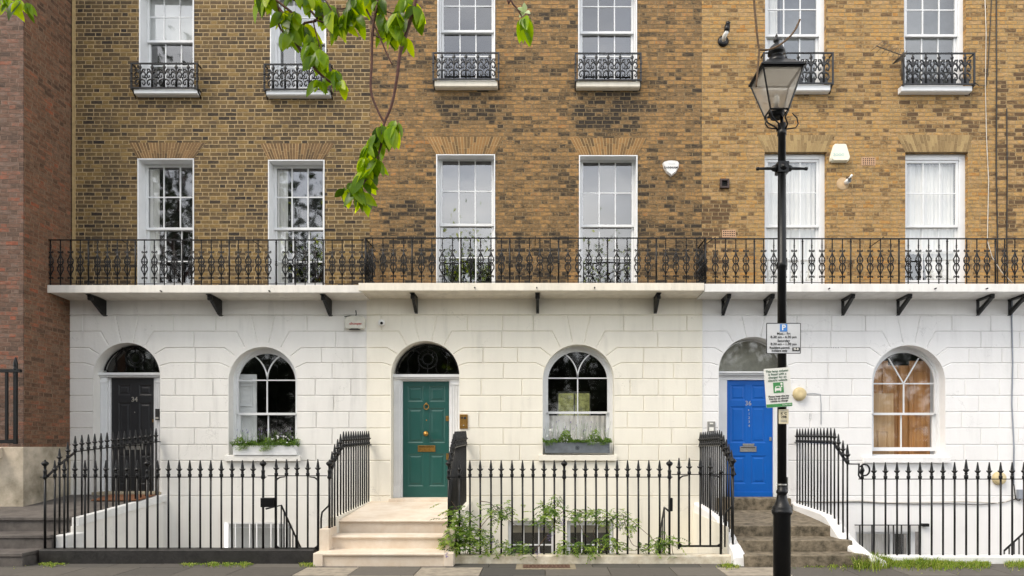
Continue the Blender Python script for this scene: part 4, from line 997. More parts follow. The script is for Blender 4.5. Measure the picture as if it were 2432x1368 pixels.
mb = MB(); mb.box(X_(364, -rec), X_(367, -rec), rec - .03, rec, Z_(1003, -rec), Z_(996, -rec)); mb.build('lock_case', 'brass', c_, .002)
mb = MB(); mb.box(X_(1728, -rec), X_(1834, -rec), rec - .03, rec, Z_(1180, -rec) + .002, Z_(1168, -rec)); mb.build('weatherboard', 'blue', b_, .006)

# ---------------------------------------------------------------- basement windows (tops show through the railings)
def bars_v(mb, xs, y, z0, z1, r=.009):
    for x in xs: mb.tube([(x, y, z0), (x, y, z1)], r, 6)
bw = MB(); a, b, z1 = X_(535), X_(690), .32
bw.box(a, a + .06, .1, .18, -1.2, z1); bw.box(b - .06, b, .1, .18, -1.2, z1); bw.box(a + .06, b - .06, .1, .18, z1 - .12, z1); o = bw.build('basement_window', 'white', H34)
pane(a, b, -1.2, z1 - .1, .14).build('pane', 'glass_low', o); mb = MB(); mb.box(a - .1, b + .1, .5, .52, -1.4, z1 + .1); mb.build('blind', 'blind', o)
mb = MB(); bars_v(mb, np.linspace(a + .08, b - .08, 9), -.05, -1.2, .31, .010); mb.box(a - .02, b + .02, -.06, -.04, .30, .315); mb.build('window_bars', 'white', o)
for (xa, xb) in ((1207, 1316), (1346, 1456)):
    a, b, z1 = X_(xa), X_(xb), Z_(1236); bw = MB()
    bw.box(a, a + .07, .08, .16, -1.2, z1); bw.box(b - .05, b, .08, .16, -1.2, z1); bw.box(a + .07, b - .05, .08, .16, z1 - .10, z1); w_ = b - a
    for k in (1, 2): bw.box(a + w_ * k / 3 - .012, a + w_ * k / 3 + .012, .1, .14, -1.2, z1 - .1)
    bw.box(a + .07, b - .05, .1, .14, Z_(1296) - .012, Z_(1296) + .012); o = bw.build('basement_window', 'white', H35)
    pane(a, b, -1.2, z1, .12).build('pane', 'glass_low', o); mb = MB(); mb.box(a - .1, b + .1, .6, .62, -1.4, z1 + .1); mb.build('room', 'dark', o)
    mb = MB(); mb.box(a + .05, b - .04, .19, .2, Z_(1268), z1); mb.build('blind', simple('beige_blind', lin(150, 142, 124), .9), o)
a, b, z1 = X_(2030), X_(2180), Z_(1262); bw = MB()
bw.box(a, a + .08, .1, .18, -1.2, z1); bw.box(b - .12, b, .1, .18, -1.2, z1); bw.box(a + .08, b - .12, .1, .18, z1 - .06, z1); bw.box(a + .75, a + .8, .1, .18, -1.2, z1 - .06); o = bw.build('basement_window', 'white', H36)
pane(a, b, -1.2, z1, .14).build('pane', 'glass_low', o); mb = MB(); mb.box(a - .1, b + .1, .7, .72, -1.4, z1 + .1); mb.build('room', 'dark', o)
folds(a + .05, a + .8, -1.2, z1, .3, .03, 8).build('curtain', 'curtain', o)
mb = MB(); mb.prism([(a, z1 + .001), (a, Z_(1247)), (b, Z_(1247)), (b, z1 + .001)], .0, .02); 
mb = MB(); bars_v(mb, [X_(v, .08) for v in (2042, 2071, 2110, 2122, 2141, 2161, 2183)], -.08, -1.2, Z_(1247, .08), .014); mb.box(X_(2030, .08), X_(2206, .08), -.09, -.07, Z_(1248, .08), Z_(1246, .08)); mb.box(X_(2191, .08), X_(2206, .08), -.1, -.035, Z_(1250.5, .08), Z_(1243.5, .08)); mb.build('window_bars', 'iron', o)

# ------------------------------------------------------------------ ground
SURF = {}
def struct(mb, name, mat, bevel=0):
    o = mb.build(name, mat, None, bevel); o['kind'] = 'structure'; return o
DF = 2.57      # railing line, metres out from the walls
M_['flag'] = attr_mat('york_stone_flags', [(0, G(74, 72, 68)), (.3, G(86, 82, 76)), (.8, G(106, 101, 93)), (.92, G(136, 128, 116)), (1, G(160, 150, 134))], .85, .004, 14, .34)
M_['asphalt'] = simple('asphalt', (.10, .10, .10, 1), .9, 0, .2, 20, .006, 90)
M_['kerbst'] = simple('granite_kerb', lin(128, 124, 118), .85, 0, .2, 12, .004, 60)
M_['joint'] = simple('pavement_bedding', lin(72, 66, 54), .95, 0, .25, 12, .004, 50)
pv = MB(); KD = 5.45
pv.box(-60, 60, -KD, -DF + .1, -.3, -.012); struct(pv, 'pavement_bed', 'joint')
fl = MB(); rnd = random.Random(5)
ys = [DF - .1, 2.98, 3.62, 4.25, 4.85, KD - .16]
light = [(753, 872, 1358), (975, 1100, 1358), (1765, 1872, 1342)]
for r, (a, b) in enumerate(zip(ys[:-1], ys[1:])):
    x = -14 + rnd.random() * .6
    while x < 18:
        w_ = rnd.choice([.62, .76, .9, .68]); v = rnd.uniform(.05, .72)
        if rnd.random() < .13: v = .93
        cx, cy = x + w_ / 2, (a + b) / 2
        px_ = VX + cx * Sc(cy)
        if a > 2.9 and (760 < px_ < 870 or 985 < px_ < 1095 or 1772 < px_ < 1850): v = .97
        elif 1100 < px_ < 1230: v = .0
        elif v > .9 and r < 3: v = .4
        g = .005; t = rnd.uniform(-.0015, .0015)
        fl.box(x + g, x + w_ - g, -b + g, -a - g, -.05, 0 + t, v); x += w_
o_pv = struct(fl, 'pavement', 'flag', .003)
kb = MB(); x = -40
while x < 45: kb.box(x + .004, x + .996, -KD, -KD + .155, -.25, .002); x += 1
struct(kb, 'kerb', 'kerbst', .012)
rd = MB(); rd.box(-120, 120, -160, -KD, -.4, -.125); struct(rd, 'road', 'asphalt')
ar = MB(); ar.box(-9, 16, -DF + .12, .0, -2.7, -2.5); struct(ar, 'basement_area_floor', 'step_g')
lawn = MB(); lawn.box(-70, 70, -95, -19.6, -.3, -.02); struct(lawn, 'garden_ground', simple('garden_lawn', lin(64, 86, 38), .95, 0, .3, 5, .02, 40))
p2 = MB(); p2.box(-70, 70, -19.6, -16.5, -.3, -.005); struct(p2, 'far_pavement', 'flag')

# retaining wall below the railings (area wall), per house
def kerb_wall(h, x0, x1, ztop, mat, thing_, rad=0, name='plinth'):
    mb = MB(); mb.box(x0, x1, -DF - .11, -DF + .10, -.02, ztop); o = mb.build(name, mat, thing_, .02 if not rad else rad); return o
aw = MB(); aw.box(-9, 16, -DF + .0, -DF + .11, -2.6, -.03); struct(aw, 'area_retaining_wall', 'stucco_w')

# ------------------------------------------------------------------ iron railings
def bar_mb(h, z0=0.0, spike=True, tall=1.0):
    """railing bar from z=0 up to the crossbar at h, with its cast spearhead above"""
    mb = MB(); mb.tube([(0, 0, 0), (random.gauss(0, .0015), random.gauss(0, .0015), h * .5), (0, 0, h)], .0148, 8)
    pr = [(.0148, -.002), (.023, 0), (.027, .018), (.027, .045), (.017, .058), (.016, .066), (.024, .072), (.017, .082), (.016, .088), (.025, .097), (.037, .112), (.039, .119), (.0245, .124), (.0225, .15), (.0085, .250), (.004, .258)]
    pr = [(r * (1.12 if tall > 1 else 1), z * tall) for r, z in pr]
    mb.lathe(pr, (0, 0, h), 10)
    for s in (-1, 1): mb.tube([(s * .02, 0, h + .108 * tall), (s * .038, 0, h + .116 * tall), (s * .040, 0, h + .132 * tall)], [.009, .008, .004], 5)
    return mb
def knob_mb(h, hz=.0):
    mb = MB(); mb.tube([(0, 0, 0), (0, 0, h)], .0185, 8)
    mb.lathe([(.019, -.03), (.03, -.02), (.034, 0), (.028, .02), (.024, .04), (.026, .08), (.03, .095), (.02, .105), (.017, .14), (.022, .15), (.017, .158), (.03, .172), (.048, .192), (.052, .205), (.044, .222), (.024, .238), (.012, .242), (.014, .252), (.008, .262), (0, .264)], (0, 0, h), 12)
    return mb
HB = 1.292          # crossbar height
def railing(name, label, x_bars, x_knobs, x0, x1, zk, mat, kmat, gaps=(), hb=HB, group='spiked railings along the pavement', tall=()):
    t = thing(name, label, 'railing', (X_((x0 + x1) / 2, DF), -DF, 0), group)
    kw = kerb_wall(None, X_(x0, DF), X_(x1, DF), zk, kmat, t, 0)
    if x_bars: part(bar_mb(hb - zk), 'bar', mat, t, [(X_(x, DF), -DF + random.uniform(-.003, .003), zk) for x in x_bars])
    if tall: part(bar_mb(hb - zk, tall=1.16), 'standard', mat, t, [(X_(x, DF), -DF, zk) for x in tall])
    if x_knobs: part(knob_mb(hb - zk), 'knob_post', mat, t, [(X_(x, DF), -DF, zk) for x in x_knobs])
    r = MB()
    for (a, b) in gaps: r.box(X_(a, DF), X_(b, DF), -DF - .020, -DF + .020, hb - .006, hb + .006)
    r.build('crossbar', mat, t); return t
M_['kerb_black'] = simple('black_painted_kerb', lin(44, 42, 40), .55, 0, .35, 8, .004, 30)
M_['kerb_cream'] = simple('chipped_cream_kerb', lin(222, 214, 196), .75, 0, .06, 7, .005, 30, col2=lin(184, 170, 144))
M_['kerb_white'] = simple('white_painted_kerb', lin(228, 228, 226), .7, 0, .05, 6, .005, 20)
r34 = railing('iron_railing', 'black spiked railing on a black kerb in front of the grey door', [130, 153, 177.5, 202, 227, 251.5, 276.5, 301.5, 326, 374.5, 400, 426, 451, 475.5, 500.5, 525.5, 551, 576, 601.5], [107, 350, 625], 103, 752, .215, 'iron', 'kerb_black', [(97, 632)])
r35 = railing('iron_railing', 'black spiked railing with wisteria on a cream kerb in front of the arched window', [1091, 1116, 1140.5, 1166, 1190.5, 1216, 1241, 1266, 1292, 1316.5, 1366, 1390.5, 1415.5, 1441, 1465.5, 1490.5, 1516, 1541, 1566.5], [1340, 1590], 1080, 1733, .125, 'iron', 'kerb_cream', [(1066, 1597)])
XS36 = [2048 + 27.4 * i for i in range(24)]
r36 = railing('iron_railing', 'black spiked railing on a white kerb beside the lamp post, with one tall spike', [x for i, x in enumerate(XS36) if i not in (0, 9, 18)], [], 2030, 2700, .11, 'iron', 'kerb_white', [(2040, 2690)], hb=1.262, tall=[XS36[9], XS36[18]])
mb = MB(); x0 = X_(2048, DF); mb.tube([(x0, -DF, .11), (x0, -DF, 1.262)], .0135, 8)
mb.lathe([(.013, -.002), (.022, 0), (.024, .05), (.014, .06), (.022, .10), (.034, .13), (.02, .17), (.01, .2)], (x0, -DF, 1.262), 10)
mb.tube([(x0 + .03 + .075 * math.cos(a), -DF - .01, 1.40 + .085 * math.sin(a)) for a in np.linspace(2.6, -3.0, 18)], .013, 6)
mb.tube([(x0 - .05, -DF, 1.50), (x0 - .055, -DF, 1.32), (x0 - .03, -DF, 1.27), (x0, -DF, 1.262)], .013, 6)
mb.build('scroll_post', 'iron', r36)

# gates
def gate(label, xs, xl, xr, zb, zt, latch, hinge, mat='iron'):
    t = thing('iron_gate', label, 'gate', (X_((xl + xr) / 2, DF), -DF, zb), 'gates to the basement areas')
    f = MB(); a, b = X_(xl, DF), X_(xr, DF); y = -DF
    f.box(a - .014, a + .014, y - .014, y + .014, zb - .03, zt); f.box(b - .014, b + .014, y - .014, y + .014, zb - .03, zt + .0)
    f.box(a + .014, b - .014, y - .011, y + .011, zb, zb + .028); f.box(X_(latch[0], DF), X_(latch[1], DF), y - .012, y + .012, zt - .001, zt + .011)
    for s, xx in ((1, a), (-1, b)):
        f.tube([(xx, y, zt - .10), (xx + s * .015, y, zt - .05), (xx + s * .06, y, zt - .02), (xx + s * .14, y, zt - .012)], [.013, .014, .012, .008], 6)
        f.tube([(xx, y, zb + .09), (xx + s * .015, y, zb + .045), (xx + s * .06, y, zb + .02)], [.012, .014, .010], 6)
    f.build('gate_frame', mat, t)
    part(bar_mb(zt - zb), 'bar', mat, t, [(X_(x, DF), y, zb) for x in xs])
    if hinge:
        h = MB(); hx = X_(hinge, DF); h.tube([(hx + .12, y, .98), (hx + .10, y, .86), (hx, y, .76), (hx - .015, y, .66), (hx - .015, y, zb)], .014, 6); h.build('gate_stay', mat, t)
    return t
g34 = gate('black iron gate with a lock box between the black railing and the pale steps', [656, 680.5, 705.5, 731, 755], 655, 756, .2, HB + .015, (636, 776), 765)
mb = MB(); mb.box(X_(622, DF), X_(654, DF), -DF - .06, -DF + .03, Z_(1204, DF), Z_(1182, DF)); mb.build('lock_box', 'iron', g34, .006)
g35 = gate('black iron gate beside the steps up to the blue door', [1612.5, 1637, 1663, 1687], 1612, 1713, .235, HB + .035, (1595, 1747), 1724)
mb = MB(); mb.lathe([(0, -.03), (.028, -.02), (.032, 0), (.024, .022), (0, .03)], (X_(1712, DF), -DF, HB + .075), 12); mb.tube([(X_(1712, DF), -DF, .125), (X_(1712, DF), -DF, HB + .06)], .02, 8); mb.build('gate_post', 'iron', g35)
mb = MB(); mb.box(X_(1589, DF), X_(1597, DF), -DF - .04, -DF + .03, Z_(1214, DF), Z_(1182, DF)); mb.build('latch_box', 'iron', g35, .01)

# rails beside the steps
def lerp(pr, d):
    for (a, za), (b, zb) in zip(pr[:-1], pr[1:]):
        if a <= d <= b: return za + (zb - za) * (d - a) / (b - a)
    return pr[-1][1] if d > pr[-1][0] else pr[0][1]
def stair_rail(label, xw, xf, ds, rail, foot, front=None, spikeh=1.0):
    """rail / foot: (distance out, height) profiles; xw,xf: x at wall / at the front"""
    t = thing('stair_railing', label, 'railing', (xf, -DF, 0), 'railings beside the front steps')
    xx = lambda d: xw + (xf - xw) * d / DF
    for d in ds:
        zf, zr = lerp(foot, d), lerp(rail, d); mb = bar_mb(zr - zf); o = mb.build('bar', 'iron', t); o.location = (xx(d), -d, zf)
    r = MB(); pts = [(xx(d), -d, z) for d, z in rail]
    for p, q in zip(pts[:-1], pts[1:]):
        p, q = Vector(p), Vector(q); s = Vector((.021, 0, 0)); u = Vector((0, 0, .008)); 
        vs = [p - s - u, p + s - u, p + s + u, p - s + u, q - s - u, q + s - u, q + s + u, q - s + u]
        r.add(vs, [(0, 1, 2, 3), (7, 6, 5, 4), (0, 4, 5, 1), (1, 5, 6, 2), (2, 6, 7, 3), (3, 7, 4, 0)])
    d0, z0 = rail[-1]
    r.build('handrail', 'iron', t); return t, xx
RG = [(-.03, 1.79), (1.90, 1.74), (2.36, 1.50), (2.57, 1.30)]
FG = [(0, .725), (2.24, .655), (2.30, .52), (2.7, .52)]
dsg = [.14 + .152 * i for i in range(12)] + [1.98, 2.14, 2.30, 2.44]
tg, fx = stair_rail('black spiked railing on the left side of the pale stone steps', -3.215, -3.20, dsg, RG, FG)
part(knob_mb(HB - .52), 'knob_post', 'iron', tg, [(-3.20, -DF, .52)])
tg2, fx = stair_rail('black spiked railing on the right side of the pale stone steps', -1.405, -1.395, dsg, RG, FG)
part(knob_mb(HB - .52), 'knob_post', 'iron', tg2, [(-1.395, -DF, .52)])
RB = [(-.03, 1.76), (1.70, 1.77), (2.2, 1.55), (2.57, 1.33)]
FB = [(0, .70), (1.7, .60), (2.57, .29)]
dsb = [.12 + .148 * i for i in range(12)] + [1.90, 2.06, 2.22, 2.38]
tb, fx = stair_rail('black spiked railing on the left side of the steps to the blue door', 2.976, 2.93, dsb, RB, FB)
part(knob_mb(HB + .04 - .28), 'knob_post', 'iron', tb, [(2.90, -DF, .28)])
RB2 = [(-.03, 1.83), (1.88, 1.80), (2.40, 1.50), (2.46, 1.49)]
FB2 = [(0, .69), (1.78, .64), (2.5, .28)]
tb2, fx = stair_rail('black spiked railing on the right side of the steps, behind the lamp post', 4.786, 4.70, dsb[:-2] + [2.24], RB2, FB2)
part(bar_mb(1.21, tall=1.16), 'standard', 'iron', tb2, [(4.70, -2.42, .28)])
mb = MB(); mb.box(4.70, X_(2041, DF), -2.56, -2.53, 1.48, 1.497); mb.box(4.69, 4.72, -2.56, -2.42, 1.48, 1.497); mb.build('end_rail', 'iron', tb2)
RA = [(-.03, 1.85), (2.02, 1.675), (2.40, 1.43), (2.57, 1.30)]
FA = [(0, .85), (2.05, .63), (2.1, .41), (2.7, .41)]
ta, fx = stair_rail('black spiked railing beside the dark slate steps at the left', -7.17, -7.47, [.13 + .136 * i for i in range(15)] + [2.18, 2.34], RA, FA)

# ------------------------------------------------------------------ front steps
def nosed(mb, x0, x1, dfront, dback, ztop, h=.05):
    """tread slab with a rounded nose"""
    r = h / 2; prof = [(-dback, ztop - h), (-dback, ztop), (-dfront + r, ztop)] + [(-dfront + r - r * math.sin(R_(a)), ztop - r + r * math.cos(R_(a))) for a in (22, 45, 67, 90, 112, 135, 158)] + [(-dfront + r, ztop - h)]
    mb.prism(prof, x0, x1, plane='YZ')
gs = thing('front_steps', 'pale stone steps with rounded nosings leading up to the green door', 'steps', (-2.3, -2.9, 0), 'front steps')
x0, x1 = -3.19, -1.42
for (df, z, db) in ((2.93, .20, 2.4), (2.53, .40, 2.2)):
    mb = MB(); nosed(mb, x0, x1, df, db, z); mb.box(x0 + .002, x1 - .002, -df + .035, -db, z - .2 if z > .25 else -.02, z - .05); mb.build('step', 'step_c', gs)
mb = MB(); mb.prism([(.05, .73), (-2.09, .60), (-2.12, .585), (-2.125, .575), (-2.12, .56), (-2.09, .548), (.05, .66)], x0, x1, plane='YZ'); mb.build('landing', 'step_c', gs)
mb = MB(); mb.box(x0 + .002, x1 - .002, -2.085, .0, -2.5, .55); mb.build('riser', 'step_c', gs)
mb = MB(); mb.box(X_(927), X_(1096), -.16, .3, .66, .775); mb.build('door_sill', 'step_c', gs, .01)
for (xa, xb) in ((-3.31, -3.19), (-1.42, -1.30)):
    mb = MB(); mb.prism([(.0, -2.5), (-2.29, -2.5), (-2.29, .655), (.0, .725)], xa, xb, plane='YZ'); mb.build('cheek_wall', 'stucco_c', gs, .006)
    mb = MB(); mb.box(xa - .01, xb + .02 if xa < -3 else xb + .01, -2.68, -2.2901, .0, .52); mb.build('pedestal', 'step_c', gs, .008)
    mb = MB(); mb.box(xa - (.02 if xa < -3 else -.0), xb + .02 if xa > -3 else xb, -2.93, -2.6801, .0, .195); mb.build('pedestal', 'step_c', gs, .008)
# blue door steps
bs = thing('front_steps', 'weathered grey stone steps with white side walls leading up to the blue door', 'steps', (3.8, -2.9, 0), 'front steps')
for (df, z, db, xa, xb) in ((2.95, .165, 2.4, 2.98, 4.78), (2.55, .33, 2.0, 3.0, 4.72)):
    mb = MB(); mb.box(xa, xb, -df, -db, (z - .17) if z > .2 else -.02, z); mb.build('step', 'step_g', bs, .012)
mb = MB(); mb.prism([(.05, .58), (-2.05, .49), (-2.05, .31), (-2.0, -1), (.05, -1)], 3.0, 4.70, plane='YZ'); mb.build('landing', 'step_g', bs, .012)
mb = MB(); mb.box(X_(1700), X_(1870), -.20, .35, .55, .787); mb.build('door_sill', 'step_g', bs, .01)
def swept_wall(path, thing_, name, mat, n=18, th=.18, zb=-2.4):
    """path: (d, x_inner, z_top); the wall's thickness runs to x_inner+th"""
    mb = MB(); vs = []
    for (d, x, z) in path: vs += [(x, -d, zb), (x, -d, z - .025), (x + .025 * (1 if th > 0 else -1), -d, z), (x + th - .025 * (1 if th > 0 else -1), -d, z), (x + th, -d, z - .025), (x + th, -d, zb)]
    fs = []
    for i in range(len(path) - 1):
        for k in range(5): a = 6 * i + k; fs.append((a, a + 1, a + 7, a + 6))
    fs += [(0, 5, 4, 3, 2, 1), tuple(6 * (len(path) - 1) + k for k in range(6))]
    mb.add(vs, fs, smooth=False); return mb.build(name, mat, thing_)
swept_wall([(0, 4.69, .69), (.9, 4.67, .67), (1.5, 4.64, .655), (1.85, 4.60, .62), (2.1, 4.59, .50), (2.3, 4.60, .38), (2.5, 4.63, .28), (2.75, 4.70, .17), (2.98, 4.80, .10), (3.0, 4.80, .0)], bs, 'side_wall', 'stucco_w2', th=.22)
swept_wall([(0, 3.04, .70), (.9, 3.04, .66), (1.5, 3.04, .615), (1.75, 3.03, .58), (2.0, 3.03, .46), (2.3, 3.03, .36), (2.57, 3.02, .27), (2.8, 3.01, .20), (2.86, 3.0, .12), (2.88, 3.0, .0)], bs, 'side_wall', 'stucco_w2', th=-.17)
mb = MB(); mb.box(2.855, 2.868, -2.46, 0, -2.4, .52); mb.build('side_render', 'stucco_c', bs)
# slate steps, left
ss = thing('front_steps', 'dark slate steps and landing at the left, up to the grey door', 'steps', (-8, -2.9, 0), 'front steps')
mb = MB(); mb.prism([(-9.6, -.0), (-9.6, -2.1), (-7.42, -2.1), (-7.17, -.0)], .0, .05, plane='XY')
vs = mb.v; mb.v = [(x, y, z + .80 + (-y) * -.103) for x, y, z in vs]; mb.build('landing', 'slate', ss, .006)
mb = MB(); mb.prism([(-9.58, -.0), (-9.58, -2.07), (-7.44, -2.07), (-7.19, -.0)], -1, .58, plane='XY'); mb.build('riser', 'slate', ss)
for (df, z, db, xb) in ((2.95, .2, 2.4, -7.56), (2.52, .41, 2.06, -7.43)):
    mb = MB(); mb.box(-9.6, xb, -df, -db, z - .055, z); mb.box(-9.6, xb - .01, -df + .02, -db, -.02 if z < .3 else .19, z - .0551); mb.build('step', 'slate', ss, .01)
mb = MB(); mb.prism([(-7.42, -2.1), (-7.17, 0.0), (-7.05, 0.0), (-7.30, -2.1)], 0, .13, plane='XY'); mb.v = [(x, y, z + .72 + y * .105) for x, y, z in mb.v]; mb.build('coping', 'kerb_white', ss, .006)
mb = MB(); mb.prism([(-7.42, -2.12), (-7.19, 0.0), (-7.09, 0.0), (-7.33, -2.12)], -2.5, .719, plane='XY'); mb.v = [(x, y, z + (y * .105 if z > 0 else 0)) for x, y, z in mb.v]; mb.build('side_wall', 'stucco_w', ss)
mb = MB(); mb.prism([(-7.43, -2.46), (-7.43, -2.10), (-7.2, -2.10), (-7.25, -2.46)], -2.5, .40, plane='XY'); mb.build('side_wall', 'kerb_white', ss, .02)
mb = MB(); mb.box(X_(225), X_(385), -.1, .3, .82, .895); mb.build('door_sill', simple('sand_stone_sill', lin(176, 164, 140), .85, 0, .2, 9), ss, .008)
# doormat
mb = MB(); mb.box(-.42, .42, -.28, .28, 0, .02); o = mb.build('doormat', 'mat', None, .004); o.location = (X_(293, .5), -.48, .815); o.rotation_euler = (R_(5.9), 0, 0); tag(o, 'brown coir doormat on the slate landing before the grey door', 'doormat')

# area stairs handrails going down
def area_stair(label, x0, y0, z0, x1, y1, z1, n, flatpart=None):
    t = thing('basement_stair', label, 'stair', (x0, y0, -2.5)); h = .9
    r = MB(); pts = ([flatpart] if flatpart else []) + [(x0, y0, z0), (x1, y1, z1)]; r.tube(pts, .016, 6); r.build('handrail', 'iron', t)
    offs = [((x0 + (x1 - x0) * i / n), (y0 + (y1 - y0) * i / n), (z0 + (z1 - z0) * i / n)) for i in range(n + 1)]
    b = MB(); b.tube([(0, 0, -1.0), (0, 0, 0)], .011, 6); part(b, 'bar', 'iron', t, offs)
    s = MB()
    for i in range(10): s.box(min(x0, x1) - .0, min(x0, x1) + .7, y0 + .1 * i, y0 + .1 * i + .2, -2.5, z0 - 1.05 - .16 * i)
    return t
area_stair('black iron handrail of the basement stair behind the gate with the lock box', X_(668, 2.2), -2.2, Z_(1200, 2.2), X_(722, 1.7), -1.7, Z_(1318, 1.7), 8, (X_(634, 2.2), -2.25, Z_(1208, 2.2)))
area_stair('black iron handrail of the basement stair behind the wisteria end of the railing', X_(1578, 2.1), -2.1, Z_(1205, 2.1), X_(1556, .9), -.9, Z_(1330, .9), 6, (X_(1590, 2.5), -2.5, Z_(1215, 2.5)))
area_stair('black iron handrail of the basement stair at the far right', X_(2432, 1.2), -1.2, Z_(1265, 1.2), X_(2385, 1.2), -1.2, Z_(1308, 1.2), 4, (X_(2500, 1.2), -1.2, Z_(1200, 1.2)))

# ------------------------------------------------------------------ red brick building, left
M_['brickR'] = brick_mat('red_brick_side', rampR, G(140, 116, 94), axis='Y', seed=21, soot=.35, mfac=.0045, warp=.004, rs=.8)
M_['brickRf'] = brick_mat('red_brick_front', rampRf, G(134, 112, 98), seed=25, soot=.4, mfac=.0040, warp=.007, rs=.85)
RBd = thing('brick_building', 'red and brown brick building with a limestone base, at the left edge', 'building', (-11, 0, 0))
xr, dr = -8.86, 1.20
mb = MB(); mb.box(-22, xr, -dr + .0, -dr + .02, 1.745, TOP); mb.build('front_wall', M_['brickRf'], RBd)
mb = MB(); mb.box(xr - .02, xr, -dr + .0201, 9, 1.745, TOP); mb.build('side_wall', M_['brickR'], RBd)
mb = MB(); mb.box(-22, xr + .012, -dr - .012, 3, .2, 1.745); mb.build('stone_plinth', 'plinth', RBd, .01)
mb = MB(); mb.prism([(-dr - .0121, 1.745), (-dr - .25, 1.66), (-dr - .25, 1.58), (-dr - .0121, 1.55)], -22, -9.2, plane='YZ'); mb.build('plinth_offset', 'plinth', RBd, .008)
mb = MB(); mb.box(-22, xr - .02, -dr, 8, TOP, TOP + .2); mb.build('roof', 'slate', RBd)
nr = railing('iron_railing', 'black railing end with a spearhead in front of the red brick building', [], [], -500, -420, .1, 'iron', 'kerb_black') if False else None
t = thing('iron_railing', 'black iron railing end post in front of the red brick building, far left', 'railing', (-8.75, -1.75, 0), None)
dd = 1.6; mb = MB(); x = X_(37, dd)
mb.box(x - .026, x + .026, -dd - .02, -dd + .02, Z_(1055, dd), Z_(880, dd)); mb.lathe([(.03, 0), (.042, .02), (.03, .04), (.034, .07), (.036, .12), (.018, .20), (.01, .22)], (x, -dd, Z_(880, dd)), 8); mb.build('end_post', 'iron', t)
mb = MB(); mb.box(-12, x + .09, -dd - .03, -dd + .03, Z_(884, dd), Z_(877, dd)); mb.box(-12, x - .0261, -dd - .015, -dd + .015, Z_(1053, dd), Z_(1044, dd)); mb.box(X_(16, dd) - .02, X_(16, dd) + .02, -dd - .015, -dd + .015, Z_(1044, dd), Z_(884.5, dd)); mb.build('frame', 'iron', t)

# ------------------------------------------------------------------ lamp post
LX, LD = X_(1857, 5.0), 5.0
lp = thing('lamp_post', 'tall black heritage lamp post with a tapered glass lantern on the pavement', 'lamp post', (LX, -LD, 0))
def lz(y): return Z_(y, LD)
mb = MB(); mb.lathe([(.098, -.02), (.098, .96), (.108, .975), (.116, .99), (.118, 1.02), (.105, 1.03), (.112, 1.05), (.088, 1.075), (.066, 1.13), (.056, 1.19), (.055, 1.21), (.064, 1.22), (.064, 1.245), (.055, 1.255), (.052, 1.30)], (LX, -LD, 0), 24); mb.build('base', 'iron', lp)
mb = MB(); mb.lathe([(.052, 1.29), (.050, 3.82), (.060, 3.83), (.062, 3.86), (.060, 3.89), (.050, 3.90), (.043, 5.36), (.052, 5.365), (.052, 5.42), (.046, 5.425), (.047, 5.50), (.02, 5.505), (.018, 5.62)], (LX, -LD, 0), 20); mb.build('column', 'iron', lp)
mb = MB(); zc = lz(400); mb.box(LX - .062, LX + .062, -LD - .065, -LD + .065, zc - .062, zc + .062); mb.lathe([(.042, .065), (.042, .072), (.03, .074), (.03, .080), (.012, .082), (.01, .09), (0, .092)], (LX, -LD, zc), 16, 'Y')
for s in (-1, 1):
    mb.tube([(LX + s * .06, -LD, zc), (LX + s * .10, -LD, zc), (LX + s * .12, -LD, zc), (LX + s * .26, -LD, zc - .004), (LX + s * .27, -LD, zc - .004), (LX + s * .295, -LD, zc - .004), (LX + s * .30, -LD, zc - .004)], [.045, .036, .020, .015, .021, .021, .008], 8)
mb.build('ladder_bar', 'iron', lp, 0)
dc = 5.0; ZT_, ZB_ = 6.05, 5.625; ht, hb_ = .228, .104
LNX = X_(1860, 5.22)
fr = MB(); cn = [(-1, -1), (1, -1), (1, 1), (-1, 1)]
for (a, b) in cn: fr.tube([(LNX + a * hb_, -dc + b * hb_, ZB_), (LNX + a * ht, -dc + b * ht, ZT_)], .011, 4, smooth=False)
for i in range(4):
    (a, b), (c, d) = cn[i], cn[(i + 1) % 4]
    for (h, z, r) in ((hb_, ZB_, .012), (ht, ZT_, .013)): fr.tube([(LNX + a * h, -dc + b * h, z), (LNX + c * h, -dc + d * h, z)], r, 4, smooth=False)
for (a, b) in cn: fr.lathe([(0, -.02), (.014, -.012), (.016, .0), (.012, .012), (0, .02)], (LNX + a * (ht + .012), -dc + b * (ht + .012), ZT_ + .02), 8)
fr.build('lantern_frame', 'iron', lp)
gl = MB()
for i in range(4):
    (a, b), (c, d) = cn[i], cn[(i + 1) % 4]; e = .985
    gl.add([(LNX + a * hb_ * e, -dc + b * hb_ * e, ZB_), (LNX + c * hb_ * e, -dc + d * hb_ * e, ZB_), (LNX + c * ht * e, -dc + d * ht * e, ZT_), (LNX + a * ht * e, -dc + b * ht * e, ZT_)], [(0, 1, 2, 3)])
gl.build('lantern_glass', 'glass_lamp', lp)
rf = MB()
def frust(mb, h0, z0, h1, z1):
    vs = [(LNX + a * h0, -dc + b * h0, z0) for a, b in cn] + [(LNX + a * h1, -dc + b * h1, z1) for a, b in cn]
    mb.add(vs, [(0, 1, 5, 4), (1, 2, 6, 5), (2, 3, 7, 6), (3, 0, 4, 7), (3, 2, 1, 0), (4, 5, 6, 7)])
frust(rf, .246, ZT_ + .012, .246, ZT_ + .035); frust(rf, .24, ZT_ + .0351, .105, ZT_ + .15)
